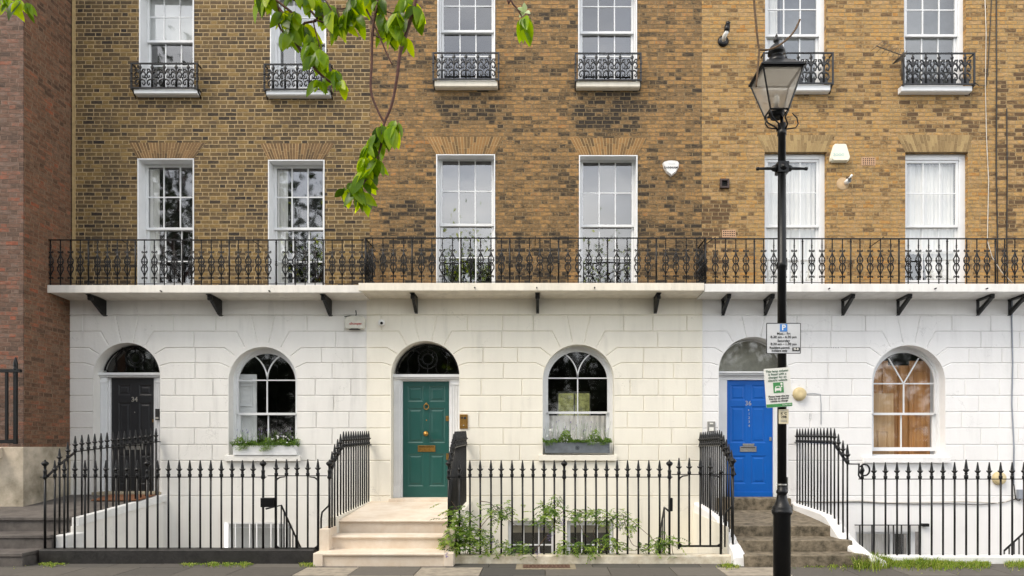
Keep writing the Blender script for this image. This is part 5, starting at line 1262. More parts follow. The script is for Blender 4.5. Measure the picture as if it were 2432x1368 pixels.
rf.lathe([(.105, ZT_ + .14), (.105, ZT_ + .18), (.09, ZT_ + .19), (.085, ZT_ + .215), (.072, ZT_ + .22), (.07, ZT_ + .25), (.10, ZT_ + .26), (.096, ZT_ + .29), (.075, ZT_ + .335), (.045, ZT_ + .365), (.022, ZT_ + .38), (.02, ZT_ + .39), (.034, ZT_ + .405), (.036, ZT_ + .42), (.02, ZT_ + .445), (.01, ZT_ + .455), (.016, ZT_ + .468), (.008, ZT_ + .485), (.002, ZT_ + .50)], (LNX, -dc, 0), 20)
rf.build('lantern_roof', 'iron', lp)
mb = MB(); mb.box(LNX - .19, LNX + .19, -dc - .19, -dc + .19, ZT_ - .012, ZT_ + .011); mb.build('reflector', 'plastic', lp)
fg = MB(); fg.lathe([(.03, ZB_ - .02), (.07, ZB_ - .06), (.09, ZB_ - .01), (.092, ZB_ + .005)], (LNX, -dc, 0), 12)
for (a, b) in cn:
    p0 = Vector((LX + a * .03, -dc + b * .03, 5.42)); p1 = Vector((LNX + a * hb_, -dc + b * hb_, ZB_ - .01))
    fg.tube([p0, p0 + Vector((a * .02, b * .02, .06)), p1 - Vector((a * .03, b * .03, .07)), p1], [.011, .010, .010, .012], 5)
for s in (-1, 1):
    fg.tube([(LX + s * .045, -dc, 5.44), (LX + s * .16, -dc, 5.455), (LX + s * .19, -dc, 5.50), (LX + s * .175, -dc, 5.57), (LX + s * .12, -dc, 5.625)], [.008] * 4 + [.006], 5)
fg.build('frog', 'iron', lp)
mb = MB(); mb.lathe([(.02, 5.62), (.02, 5.66), (.03, 5.68), (.025, 5.70), (.012, 5.72)], (LNX, -dc, 0), 10); mb.build('lamp_holder', 'iron', lp)
mb = MB(); mb.lathe([(.018, 5.72), (.032, 5.76), (.034, 5.80), (.02, 5.84), (0, 5.85)], (LNX, -dc, 0), 12); mb.build('bulb', 'plastic', lp)
mb = MB(); mb.lathe([(.0535, lz(1153)), (.0545, lz(1152.5)), (.0545, lz(1149.5)), (.0535, lz(1149))], (LX, -LD, 0), 20); mb.build('strap', 'steel', lp)
mb = MB(); mb.box(LX + .052, LX + .066, -LD - .02, -LD + .02, lz(1170), lz(1133)); mb.build('socket_cover', 'steel', lp, .003)
# signs on the lamp post
def board(name, label, cat, x0, x1, y0, y1, d, mats, roll=0, rad=.02, border=None, back='grey'):
    c = Vector(((X_(x0, d) + X_(x1, d)) / 2, -d, (Z_(y0, d) + Z_(y1, d)) / 2)); w_, h_ = X_(x1, d) - X_(x0, d), Z_(y0, d) - Z_(y1, d)
    t = thing(name, label, cat, c)
    def rr(w_, h_, r): 
        p = []
        for (sx_, sz_, a0) in ((1, -1, -90), (1, 1, 0), (-1, 1, 90), (-1, -1, 180)):
            p += [(sx_ * (w_ / 2 - r) + r * math.cos(R_(a0 + k * 22.5)), sz_ * (h_ / 2 - r) + r * math.sin(R_(a0 + k * 22.5))) for k in range(5)]
        return p
    def tr(poly): return [(c.x + a * math.cos(roll) + b * math.sin(roll), c.z - a * math.sin(roll) + b * math.cos(roll)) for a, b in poly]
    mb = MB(); mb.prism(tr(rr(w_, h_, rad)), c.y, c.y + .004); mb.build('sign_plate', mats, t)
    if border:
        mb = MB(); mb.strip(tr(rr(w_ - border * 2, h_ - border * 2, rad * .7)), tr(rr(w_, h_, rad)), c.y - .0025, c.y + .0045, closed=True); mb.build('border', 'txt', t)
    mb = MB(); mb.box(c.x - .02, c.x + .02, c.y + .0041, -LD - .04, c.z - .02, c.z + .02); mb.build('fixing', 'iron', t)
    def pos(u, v, dy=.003): return Vector((c.x + u * math.cos(roll) + v * math.sin(roll), c.y - dy, c.z - u * math.sin(roll) + v * math.cos(roll)))
    return t, pos, w_, h_, tr, rr, c
SD = 5.075
t, pos, w_, h_, tr, rr, c = board('parking_sign', 'black-bordered parking restriction sign with a blue P on the lamp post', 'sign', 1820, 1902, 767, 840, SD, 'signw', rad=.012, border=.007)
mb = MB(); p = pos(0, .121); mb.box(p.x - .042, p.x + .042, p.y - .001, p.y + .003, p.z - .042, p.z + .042); mb.build('blue_square', 'sblue', t)
text('P', .088, p - Vector((0, .0014, -.0)), 'notice', 'letter_p', t, bold=.0022)
for s_, v, sz_ in (('Mon - Fri', .053, .038), ('8.30 am - 6.30 pm', .015, .038), ('Saturday', -.028, .038), ('8.30 am - 1.30 pm', -.066, .038)):
    text(s_, sz_, pos(.0, v), 'txt', 'lettering', t, bold=.0002, sx=1.08)
text('Resident permit', .034, pos(-.047, -.108), 'txt', 'lettering', t, bold=.0006, sx=1.05); text('holders only', .034, pos(-.047, -.142), 'txt', 'lettering', t, bold=.0006, sx=1.05)
p = pos(.143, -.125); mb = MB(); mb.box(p.x - .043, p.x + .043, p.y - .001, p.y + .003, p.z - .021, p.z + .021); mb.build('zone_panel', 'txt', t)
text('IS-B', .036, p - Vector((0, .0014, 0)), 'notice', 'lettering', t, bold=.001)
ro = R_(-4.2)
t, pos, w_, h_, tr, rr, c = board('charging_notice', 'tilted white and green electric vehicle notice on the lamp post', 'sign', 1817, 1879, 874, 967, SD + .02, 'notice', roll=ro, rad=.012)
for s_, v in (('This lamp column', .190), ('is fitted with a', .155), ('charger for an', .120), ('electric vehicle', .085)): text(s_, .037, pos(0, v), 'dgreen', 'lettering', t, roll=ro, sx=.98, bold=.0003)
for s_, v in (('Please keep this bay', -.098), ('free for an electric', -.126), ('vehicle to charge', -.154)): text(s_, .030, pos(0, v), 'txt', 'lettering', t, roll=ro, sx=.98, bold=.0005)
mb = MB(); mb.prism(tr([(-.055, -.060), (.062, -.060), (.062, .060), (-.055, .060)]), c.y - .003, c.y); mb.build('pictogram_panel', 'sgreen', t)
mb = MB(); car = [(-.040, -.045), (-.040, -.010), (-.026, .018), (.018, .018), (.032, -.010), (.032, -.045), (.020, -.045), (.020, -.034), (-.028, -.034), (-.028, -.045)]
mb.prism(tr(car), c.y - .0045, c.y - .003); mb.prism(tr([(.040 + .013 * math.cos(a), .040 + .013 * math.sin(a)) for a in np.linspace(0, 2 * math.pi, 12)[:-1]]), c.y - .0045, c.y - .003)
mb.prism(tr([(.040 + .010 * math.cos(a), .012 + .010 * math.sin(a)) for a in np.linspace(0, 2 * math.pi, 12)[:-1]]), c.y - .0045, c.y - .003); mb.prism(tr([(.039, .0), (.041, .0), (.041, -.03), (.039, -.03)]), c.y - .0045, c.y - .003); mb.build('car_pictogram', 'notice', t)
mb = MB(); mb.prism(tr([(-.028, -.006), (-.018, .012), (.010, .012), (.020, -.006)]), c.y - .0055, c.y - .0045); mb.build('windscreen', 'sgreen', t)
mb = MB(); mb.prism(tr([(-w_ / 2 + .003, -h_ / 2 + .003), (w_ / 2 - .003, -h_ / 2 + .003), (w_ / 2 - .001, -h_ / 2 + .04), (-w_ / 2 + .001, -h_ / 2 + .04)]), c.y - .0022, c.y); mb.build('green_band', 'sgreen', t)
text('✽ ISLINGTON'.replace('✽ ', ''), .020, pos(.085, -h_ / 2 + .021), 'notice', 'lettering', t, roll=ro)
t, pos, w_, h_, tr, rr, c = board('number_plate', 'small cream plate reading K C 298 below the green notice on the lamp post', 'sign', 1849.5, 1873, 972, 1006.5, SD - .012, 'plate', rad=.004)
text('K C', .040, pos(0, .035), 'txt', 'lettering', t, bold=.0006, spacing=1.1); text('298', .040, pos(0, -.005), 'txt', 'lettering', t, bold=.0006, spacing=1.1)
mb = MB()
for v in (.068, -.038, -.048, -.058):
    p = pos(0, v); mb.box(p.x - .035, p.x + .035, p.y - .0005, p.y + .001, p.z - .0012, p.z + .0012)
mb.build('fine_print', 'grey', t)

# ------------------------------------------------------------------ things fixed on the walls
def at(x, y, d=0): return P(x, y, d)
def lens_lamp(label, x, y):
    t = thing('wall_light', label, 'wall light', at(x, y, WD), 'round wall lights'); c = at(x, y, WD)
    mb = MB(); mb.lathe([(.125, 0), (.128, .02), (.122, .035)], c, 24, 'Y'); mb.build('base', 'creamp', t)
    mb = MB(); mb.lathe([(.120, .0351), (.118, .06), (.10, .078), (.06, .088), (0, .09)], c, 24, 'Y'); mb.build('lens', 'creamp', t); return t
lens_lamp('round cream wall light to the right of the lamp post signs', 1898, 936); lens_lamp('round cream wall light behind the white-kerb railing', 2371, 1136)
def grille(label, x0, x1, y0, y1, nx, ny, mat, d, proud=.006, group='air bricks'):
    c = at((x0 + x1) / 2, (y0 + y1) / 2, d); t = thing('air_brick', label, 'air brick', c, group)
    mb = MB(); a, b, z0, z1 = X_(x0, d), X_(x1, d), Z_(y1, d), Z_(y0, d); f_ = -d - proud
    sx_, sz_ = (b - a) / (nx + .6), (z1 - z0) / (ny + .6); r = min(sx_, sz_) * .30
    gx = [a] + [v for i in range(nx) for v in (a + sx_ * (i + .8) - r, a + sx_ * (i + .8) + r)] + [b]; gz = [z0] + [v for j in range(ny) for v in (z0 + sz_ * (j + .8) - r, z0 + sz_ * (j + .8) + r)] + [z1]
    vs = [(x, f_, z) for z in gz for x in gx]; W = len(gx); fs = [(j * W + i, j * W + i + 1, (j + 1) * W + i + 1, (j + 1) * W + i) for j in range(len(gz) - 1) for i in range(W - 1) if not (i % 2 and j % 2)]
    k = len(vs); vs += [(a, -d + .01, z0), (b, -d + .01, z0), (b, -d + .01, z1), (a, -d + .01, z1)]; cor = [0, W - 1, len(gz) * W - 1, (len(gz) - 1) * W]
    fs += [(cor[q], cor[(q + 1) % 4], k + (q + 1) % 4, k + q) for q in range(4)]; mb.add(vs, fs); mb.build('plate', mat, t)
    h = MB(); h.add([(a + .004, f_ + .003, z0 + .004), (b - .004, f_ + .003, z0 + .004), (b - .004, f_ + .003, z1 - .004), (a + .004, f_ + .003, z1 - .004)], [(0, 1, 2, 3)])
    h.build('backing', 'hole', t); return t
grille('terracotta air brick right of the ivory alarm box', 2046, 2079, 374, 393, 6, 4, 'tc', 0)
grille('terracotta air brick just above the balcony rail, left of the lamp post', 1715, 1747, 546, 564, 7, 3, 'tc', 0)
grille('white air brick beside the top of the blue door arch', 1968, 1995, 823, 837, 6, 4, 'stucco_w2', WD, .002)
grille('white air brick under the round wall light', 1909, 1937, 981, 996, 7, 4, 'stucco_w2', WD, .002)
grille('white air brick low down behind the tall railing spike', 2273, 2298, 1249, 1266, 6, 4, 'stucco_w2', WD, .002)
# extract vent, flue, round vent
t = thing('extract_vent', 'small square dark brown extract vent on the brick wall', 'vent', at(1720, 437)); mb = MB(); a, b, z0, z1 = X_(1709), X_(1731), Z_(448), Z_(426)
mb.strip([(a + .035, z0 + .035), (b - .035, z0 + .035), (b - .035, z1 - .035), (a + .035, z1 - .035)], [(a, z0), (b, z0), (b, z1), (a, z1)], -.045, .0, closed=True); mb.build('frame', simple('dark_brown_plastic', lin(62, 44, 36), .5), t, .003)
mb = MB(); mb.box(a + .03, b - .03, -.01, -.002, z0 + .03, z1 - .03); mb.build('void', 'hole', t)
t = thing('flue_pipe', 'white boiler flue with a black cap and black collar high on the wall', 'flue', at(1717, 97)); c = at(1717, 99)
mb = MB(); mb.lathe([(.10, 0), (.105, .02), (.05, .04)], c, 20, 'Y'); mb.build('collar', 'iron', t)
mb = MB(); mb.tube([c + Vector((0, 0, 0)), c + Vector((.0, -.12, .04)), c + Vector((.02, -.15, .07)), c + Vector((.03, -.16, .10))], .040, 12); mb.build('pipe', 'plastic', t)
mb = MB(); mb.tube([c + Vector((.028, -.16, .095)), c + Vector((.04, -.165, .20))], .052, 12); mb.tube([c + Vector((.04, -.165, .201)), c + Vector((.05, -.17, .26))], [.038, .045], 12); mb.build('cap', 'iron', t)
t = thing('round_vent', 'small white round vent in a patch of mortar on the yellow brick', 'vent', at(2010, 434)); c = at(2009, 434)
mb = MB(); mb.lathe([(.12, 0), (.11, .004), (0, .005)], c + Vector((-.06, 0, -.02)), 14, 'Y'); mb.build('mortar_patch', simple('smeared_mortar', lin(186, 158, 122), .9), t)
mb = MB(); mb.tube([c, c + Vector((.02, -.10, .01))], .045, 14); mb.tube([c + Vector((.03, -.08, .05)), c + Vector((.07, -.11, .11))], .02, 8); mb.build('pipe', 'plastic', t)
mb = MB()
for k in range(4): mb.box(c.x - .015, c.x + .055, -.112, -.1, c.z - .02 + k * .018, c.z - .013 + k * .018)
mb.build('slots', 'hole', t)
# alarm boxes
def hull(name, label, cat, poly, d, th, mat, rim=.01):
    cx = sum(p[0] for p in poly) / len(poly); cy = sum(p[1] for p in poly) / len(poly)
    t = thing(name, label, cat, at(cx, cy, d), 'burglar alarm boxes'); w_ = [(X_(a, d), Z_(b, d)) for a, b in poly]; c = (X_(cx, d), Z_(cy, d))
    w2 = [(c[0] + (a - c[0]) * .90, c[1] + (b - c[1]) * .90) for a, b in w_]; n = len(w_)
    mb = MB(); mb.prism(w_, -d - th * .6, -d)
    vs = [(a, -d - th * .6, b) for a, b in w_] + [(a, -d - th, b) for a, b in w2]; tri = tessellate_polygon([[Vector((a, b, 0)) for a, b in w2]])
    mb.add(vs, [(i, (i + 1) % n, (i + 1) % n + n, i + n) for i in range(n)] + [tuple(k + n for k in q_) for q_ in tri]); mb.build('casing', mat, t); return t
sh = [(1573, 390), (1577, 386.5), (1585, 384.5), (1593, 384), (1601, 384.5), (1609, 386.5), (1612, 390), (1610, 401), (1604, 412), (1593, 420.5), (1582, 412), (1576, 401)]
t = hull('alarm_box', 'white shield-shaped burglar alarm box on the brick wall', 'alarm box', sh, .0, .08, 'plastic')
text('BANHAM', .062, at(1593.5, 398, .083), 'txt', 'lettering', t, bold=.0006)
mb = MB(); 
for (y, hw) in ((393.5, 8), (402.5, 9)): mb.box(X_(1593.5 - hw), X_(1593.5 + hw), -.0815, -.078, Z_(y + .4), Z_(y - .4))
mb.build('fine_print', 'grey', t)
t = hull('alarm_box', 'ivory burglar alarm box above the round vent', 'alarm box', [(1981, 345), (2003, 345), (2006, 347), (2015, 377), (2013, 384), (2009, 387), (1974, 387), (1970, 384), (1969, 378), (1978, 347)], .0, .10, 'boxcream')
text('ZOOO', .068, at(1992, 367.5, .103), 'teal', 'lettering', t)
t = hull('alarm_box', 'off-white alarm box with red lettering under the balcony', 'alarm box', [(824, 754), (836, 751), (856, 751), (866, 754), (869, 760), (869, 778), (866, 783), (824, 783), (820, 779), (820, 759)], WD, .08, simple('ivory_grey_plastic', lin(214, 212, 200), .5))
text('allcooper', .062, at(844.5, 768.5, WD + .083), 'red', 'lettering', t, bold=.0010)
mb = MB(); mb.prism([(X_(831, WD), Z_(784, WD)), (X_(858, WD), Z_(784, WD)), (X_(851, WD), Z_(781, WD)), (X_(838, WD), Z_(781, WD))], -WD - .075, -WD - .02); mb.build('strobe', 'txt', t)
mb = MB(); mb.tube([at(845, 752, WD + .02), at(846, 745, WD + .01), at(845, 737, WD + .01)], .009, 6); mb.tube([at(818, 752, WD + .008), at(830, 750, WD + .015), at(850, 751, WD + .01)], .006, 6); mb.build('cable', 'cable_b', t)
t = thing('security_camera', 'white dome security camera under the balcony beside the house joint', 'camera', at(909, 768, WD)); c = at(908, 768, WD + .01)
mb = MB(); mb.lathe([(.05, 0), (.05, .02)], c, 16, 'Y'); mb.build('mount', 'plastic', t)
mb = MB(); cc = c + Vector((0, -.055, 0)); mb.lathe([(.066 * math.sin(a), -.066 * math.cos(a)) for a in np.linspace(.05, math.pi - .05, 12)], cc, 18, 'Y'); mb.build('dome', 'plastic', t)
mb = MB(); q_ = cc + Vector((.012, -.056, -.014)); mb.tube([q_, q_ + Vector((.003, -.014, -.004))], .026, 14); mb.build('lens', 'hole', t)
# entry phones
def entry(label, x0, x1, y0, y1, d, mat, th=.025):
    t = thing('entry_phone', label, 'entry phone', at((x0 + x1) / 2, (y0 + y1) / 2, d), 'entry phones'); a, b, z0, z1 = X_(x0, d), X_(x1, d), Z_(y1, d), Z_(y0, d)
    mb = MB(); mb.box(a, b, -d - th, -d + .01, z0, z1); mb.build('panel', mat, t, .004); return t, a, b, z0, z1, -d - th
t, a, b, z0, z1, y = entry('brass entry phone panel right of the green door', 1092, 1111, 984, 1018, WD + .012, 'brass')
mb = MB(); mb.box((a + b) / 2 + .0, (a + b) / 2 + .05, y - .003, y + .002, z1 - .09, z1 - .05); mb.box(a + .03, a + .06, y - .003, y + .002, z1 - .085, z1 - .05); mb.build('camera_window', 'txt', t); mb = MB(); mb.lathe([(.012, 0), (.012, .01)], ((a + b) / 2, y, z0 + .06), 10, 'Y'); mb.build('button', 'silver', t)
t, a, b, z0, z1, y = entry('grey entry phone panel left of the blue door', 1680, 1698, 1001, 1026, WD, 'steel')
mb = MB(); mb.box(a + .03, b - .03, y - .002, y + .001, z0 + .02, z0 + .09); mb.box(a + .04, b - .04, y - .002, y + .001, z1 - .05, z1 - .025); mb.build('buttons', 'notice', t)
t, a, b, z0, z1, y = entry('dark entry phone beside the grey door', 370, 379, 971, 998, -.13, 'txt')
mb = MB(); mb.box(a + .005, b - .005, y - .003, y + .001, z0 + .02, z0 + .06); mb.build('buttons', 'silver', t)
# tv aerial
t = thing('tv_aerial', 'tangled television aerial beside the top right window guard', 'aerial', at(2142, 128, .25)); mb = MB()
A0, A1 = at(2081, 109, .55), at(2150, 134, .28); mb.tube([A0, A1], .009, 6)
for k in range(7):
    f = k / 7; p = A0.lerp(A1, f); mb.tube([p + Vector((-.10 + .02 * k, -.02, -.10)), p + Vector((.13 - .01 * k, .02, .10))], .005, 4)
for k in range(5): p = A1 + Vector((-.02, -.05 + .03 * k, .0)); mb.tube([p + Vector((-.18, 0, -.10)), p + Vector((.03, 0, .07 - .02 * k))], .008, 4)
mb.tube([at(2142, 128, .27), at(2142, 190, .27)], .012, 6); mb.tube([at(2145, 140, .28), at(2150, 160, .27), at(2155, 175, .2)], .006, 5)
mb.build('elements', simple('tarnished_aluminium', lin(92, 84, 74), .5, .5), t)
# cables
def cable(label, pts, mat, r, cat='cable'):
    mb = MB(); mb.tube(pts, r, 6); return solo(mb, 'cable', mat, tuple(pts[0]), label, cat)
cable('pair of black cables clipped down the brick at the far right', [at(2366, -40, .015), at(2367, 200, .012), at(2366, 400, .013), at(2369, 560, .012), at(2369, 690, .012)], 'cable_b', .011)
cable('short black cable down the brick nearest the right edge', [at(2391, 258, .013), at(2392, 420, .012), at(2391, 560, .013), at(2393, 690, .012)], 'cable_b', .011)
cable('loose white cable hanging down the brick at the right', [at(2338, -40, .014), at(2342, 80, .014), at(2340, 200, .02), at(2343, 330, .014), at(2348, 430, .02), at(2346, 520, .014), at(2345, 572, .02), at(2356, 610, .05), at(2378, 645, .06), at(2405, 672, .05)], 'cable_w', .007)
cable('black cable running from the top right window guard up the wall', [at(2315, 196, .2), at(2325, 204, .03), at(2342, 203, .014), at(2347, 150, .014), at(2357, -40, .014)], 'cable_b', .008)
cable('white conduit down the white stucco at the right', [at(2404, 700, WD + .01), at(2403, 760, WD + .012), at(2405, 860, WD + .01), at(2403, 960, WD + .012), at(2408, 1060, WD + .01), at(2407, 1150, WD + .012)], 'grey', .013)
cable('bundle of black cables sagging along the white wall', [at(1890, 1190, WD + .02), at(1960, 1194, WD + .02), at(2040, 1192, WD + .02), at(2090, 1195, WD + .02), at(2170, 1197, WD + .02), at(2250, 1196, WD + .02), at(2330, 1199, WD + .02), at(2390, 1192, WD + .02), at(2415, 1184, WD + .02)], 'cable_b', .007)
cable('pale cable strapped above the black bundle on the white wall', [at(1900, 1193, WD + .02), at(2040, 1189, WD + .02), at(2110, 1194, WD + .02), at(2200, 1193, WD + .02), at(2290, 1191, WD + .02), at(2380, 1195, WD + .02), at(2412, 1183, WD + .02)], 'cable_w', .008)
cable('thin grey cable from the round wall light', [at(1913, 936, WD + .01), at(1930, 934, WD + .01), at(1948, 936, WD + .01), at(1950, 960, WD + .01), at(1950, 1008, WD + .01)], 'grey', .005)
cable('black cables sagging in the corner under the right end of the balcony', [at(2402, 745, WD + .02), at(2412, 728, WD + .05), at(2432, 715, .2), at(2470, 712, .3)], 'cable_b', .010)
t = thing('junction_box', 'grey electrical junction box on the white wall at the right edge', 'junction box', at(2424, 1173, WD)); mb = MB(); mb.box(X_(2411), X_(2440), -WD - .08, -WD, Z_(1184), Z_(1162)); mb.build('casing', 'grey', t, .006)
mb = MB(); mb.tube([at(2408, 1150, WD + .015), at(2412, 1185, WD + .03), at(2420, 1190, WD + .03), at(2424, 1184, WD + .03)], .009, 6); mb.build('tail', 'cable_b', t)
# overflow studs under the slab lips
# rusty coal-hole grille in the pavement
t = thing('pavement_grate', 'rusty rectangular iron grate set in the pavement', 'grate', P(1297, 1350, 3.0)); a, b = X_(1242, 2.95), X_(1354, 2.95)
mb = MB(); mb.box(a - .1, b + .08, -3.16, -2.72, -.02, .004); mb.build('surround', simple('cement_surround', lin(150, 138, 116), .9, 0, .25, 14), t)
mb = MB(); mb.box(a, b, -3.06, -2.80, -.01, .008)
for k in range(12): x = a + .03 + (b - a - .06) * k / 11; mb.box(x - .012, x + .012, -3.04, -2.82, .008, .014)
for k in range(4): y = -3.04 + .07 * k; mb.box(a + .01, b - .01, y - .006, y + .006, .0081, .0125)
mb.build('grate', 'rust', t)

# ------------------------------------------------------------------ plants
rg = random.Random(11)
def rv(s=1): return Vector((rg.gauss(0, 1), rg.gauss(0, 1), rg.gauss(0, 1))) * s
def catmull(pts, n=6):
    P_ = [Vector(p) for p in pts]; P_ = [P_[0] * 2 - P_[1]] + P_ + [P_[-1] * 2 - P_[-2]]; out = []
    for i in range(1, len(P_) - 2):
        a, b, c, d = P_[i - 1:i + 3]
        for k in range(n):
            t = k / n; out.append(.5 * ((2 * b) + (c - a) * t + (2 * a - 5 * b + 4 * c - d) * t * t + (3 * b - a - 3 * c + d) * t ** 3))
    out.append(P_[-2]); return out
def window_box(label, x0, x1, y0, y1, d, mat, hmin, hmax, seed, trail, group='planted window boxes', logo=False):
    r = random.Random(seed); a, b, z0, z1 = X_(x0, d), X_(x1, d), Z_(y1, d), Z_(y0, d); dep = .17
    t = thing('window_box', label, 'window box', ((a + b) / 2, -d + dep / 2, z0), group)
    mb = MB(); mb.box(a, b, -d, -d + dep, z0, z1); mb.build('trough', mat, t, .004)
    if logo:
        mb = MB()
        for s in (a + .03, b - .03):
            for k in range(3): mb.lathe([(.008, 0), (.008, .004), (.002, .006)], (s, -d, z0 + .05 + .05 * k), 8, 'Y')
        for k in range(5):
            an = R_(72 * k + 90); cx, cz = (a + b) / 2 + .022 * math.cos(an), (z0 + z1) / 2 + .022 * math.sin(an)
            mb.tube([(cx + .018 * math.cos(q_), -d - .003, cz + .018 * math.sin(q_)) for q_ in np.linspace(0, 6.28, 10)], .003, 4)
        mb.build('rosette_and_rivets', simple('dark_zinc', lin(82, 88, 94), .5, .4), t)
    lf = MB(); fl = MB(); lil = MB()
    for i in range(3400):
        x = r.uniform(a - .03, b + .03); y = -d + dep * .45 + r.gauss(0, .06); hh = hmin + (hmax - hmin) * abs(math.sin(x * 6.1 + seed) * .6 + .4 * math.sin(x * 17)) * r.random() ** 1.3
        z = z1 - .03 + hh
        v = Vector((r.gauss(0, .7), r.gauss(-.4, .7), r.gauss(.3, .6))).normalized()
        lf.leaf((x, y, z), v, Vector((r.gauss(0, 1), r.gauss(0, 1), 1)), r.uniform(.024, .046), r.uniform(.012, .024), .15, .3, 2, min(1, max(0, .25 + hh * 2 + r.gauss(0, .22))))
    for i in range(int(90)):      # upright stems
        x = r.uniform(a + .02, b - .02); y = -d + dep * .4 + r.gauss(0, .03); h_ = hmax * r.uniform(.7, 1.5); dx = r.gauss(0, .04)
        lf.tube([(x, y, z1), (x + dx * .5, y, z1 + h_ * .6), (x + dx, y - .01, z1 + h_)], [.0022, .002, .0012], 3, r.uniform(.3, .7))
        if i % 4 == 0:
            for k in range(4): lil.tube([(x + dx + r.gauss(0, .004), y - .01, z1 + h_ + k * .008), (x + dx + r.gauss(0, .004), y - .012, z1 + h_ + k * .008 + .007)], .004, 4)
    for (tx, ln) in trail:
        x = a + (b - a) * tx
        for i in range(int(150 * ln / .1)):
            u = r.random(); xx = x + r.gauss(0, .045) + .02 * math.sin(u * 5); z = z1 + .02 - u * ln; 
            lf.leaf((xx, -d - .015 - r.random() * .03, z), Vector((r.gauss(0, .6), -.6, -.6)), rv(), r.uniform(.014, .026), r.uniform(.008, .014), .1, .2, 2, .55 + r.gauss(0, .2))
    for i in range(34):
        x = a + (b - a) * r.choice([r.uniform(0, .14), r.uniform(.1, .95), r.uniform(.55, 1)]); z = z1 + r.uniform(.03, hmax * .95); y = -d + r.uniform(-.03, .06); s_ = r.uniform(.5, 1.0)
        for k in range(9):
            v = Vector((r.gauss(0, 1), -1 + r.gauss(0, .6), r.gauss(.2, 1))).normalized(); fl.leaf(Vector((x, y, z)) + rv(.009 * s_), v, rv(), .022 * s_, .020 * s_, .1, .1, 2)
    lf.build('foliage', 'herb', t); fl.build('blossom', 'petal', t); lil.build('flower_spikes', 'lilac', t); return t
window_box('white window box of white flowers and trailing herbs on the left arched window sill', 553, 704, 1058, 1081, .12, 'white', .03, .20, 2, [(.12, .10), (.2, .08), (.5, .12), (.56, .09)])
window_box('grey zinc window box with grasses and white flowers on the middle arched window sill', 1294, 1448, 1051, 1076, .10, 'zinc', .04, .27, 5, [(.05, .07), (.72, .06), (.9, .06)], logo=True)

# wisteria over the middle railing
def pinnate(mb, p, d, ln, r, sag=.35):
    """compound leaf: leaflets in pairs along a drooping stalk"""
    d = Vector(d).normalized(); side = d.cross(Vector((0, 0, 1))); side = side.normalized() if side.length > .1 else Vector((1, 0, 0)); n = r.choice([4, 5, 5, 6]); prev = Vector(p); v0 = r.random()
    for i in range(1, n + 1):
        t = i / n; q_ = Vector(p) + d * ln * t - Vector((0, 0, 1)) * sag * ln * t * t
        mb.tube([prev, q_], .0018, 3, v0); prev = q_
        for s in (-1, 1):
            v = (side * s + d * .5 + Vector((0, 0, -.25)) + Vector((r.gauss(0, .2), r.gauss(0, .2), r.gauss(0, .2)))).normalized()
            mb.leaf(q_, v, Vector((r.gauss(0, .4), -.6 + r.gauss(0, .4), 1)), ln * .32 * r.uniform(.75, 1.1), ln * .12, .15, .25, 3, min(1, max(0, v0 + r.gauss(0, .15))))
    mb.leaf(prev, d + Vector((0, 0, -.5)), Vector((0, -.6, 1)), ln * .36, ln * .13, .15, .25, 3, v0)
wt = thing('wisteria', 'wisteria climbing through the black railing over the cream kerb', 'climbing plant', P(1100, 1335, 2.6))
r = random.Random(4); vine = MB(); wl = MB(); wf = MB()
stems = [[(1106, 1322), (1100, 1270), (1090, 1220), (1072, 1190)], [(1106, 1322), (1130, 1270), (1160, 1230), (1190, 1205), (1214, 1235)], [(1060, 1250), (1090, 1290), (1130, 1310), (1180, 1300)], [(1190, 1222), (1215, 1240), (1230, 1250)],
         [(1598, 1335), (1585, 1300), (1560, 1298), (1500, 1308), (1440, 1300)], [(1604, 1338), (1596, 1300), (1600, 1270)], [(1330, 1220), (1345, 1212), (1362, 1222), (1385, 1262), (1400, 1285)], [(1370, 1212), (1430, 1230), (1480, 1225), (1530, 1262), (1570, 1300)],
         [(1290, 1230), (1320, 1205), (1332, 1190)], [(1270, 1310), (1300, 1270), (1330, 1225)], [(1440, 1310), (1410, 1270), (1420, 1240)], [(1480, 1225), (1500, 1290), (1530, 1300)], [(1120, 1300), (1160, 1315), (1210, 1312)], [(1140, 1190), (1165, 1195), (1180, 1212), (1205, 1218)]]
for s_ in stems:
    pts = catmull([P(x, y, 2.57 + r.uniform(-.08, .08)) for x, y in s_], 5); vine.tube(pts, [.006 * (1 - .5 * i / len(pts)) for i in range(len(pts))], 5)
clumps = [(1100, 1265, 38, 34, 70, .13), (1082, 1225, 26, 20, 26, .12), (1078, 1290, 26, 18, 30, .13), (1150, 1285, 45, 26, 36, .10), (1170, 1215, 35, 26, 20, .10), (1202, 1212, 30, 22, 16, .10), (1115, 1312, 10, 8, 5, .1),
          (1305, 1215, 28, 16, 24, .12), (1318, 1190, 16, 12, 10, .09), (1285, 1232, 25, 14, 15, .10), (1365, 1225, 30, 14, 20, .09), (1410, 1215, 35, 12, 24, .10), (1450, 1232, 40, 14, 26, .09), (1495, 1248, 25, 24, 22, .08), (1480, 1215, 20, 10, 6, .08),
          (1385, 1300, 45, 12, 26, .13), (1440, 1285, 40, 20, 24, .11), (1340, 1300, 22, 16, 12, .10), (1238, 1300, 25, 14, 14, .11), (1205, 1300, 22, 16, 14, .10), (1255, 1318, 12, 10, 6, .10), (1560, 1290, 30, 14, 24, .10), (1595, 1285, 16, 18, 14, .10), (1530, 1300, 18, 10, 8, .08), (1325, 1255, 14, 18, 8, .08), (1480, 1300, 20, 10, 8, .08), (1600, 1330, 22, 6, 8, .05)]
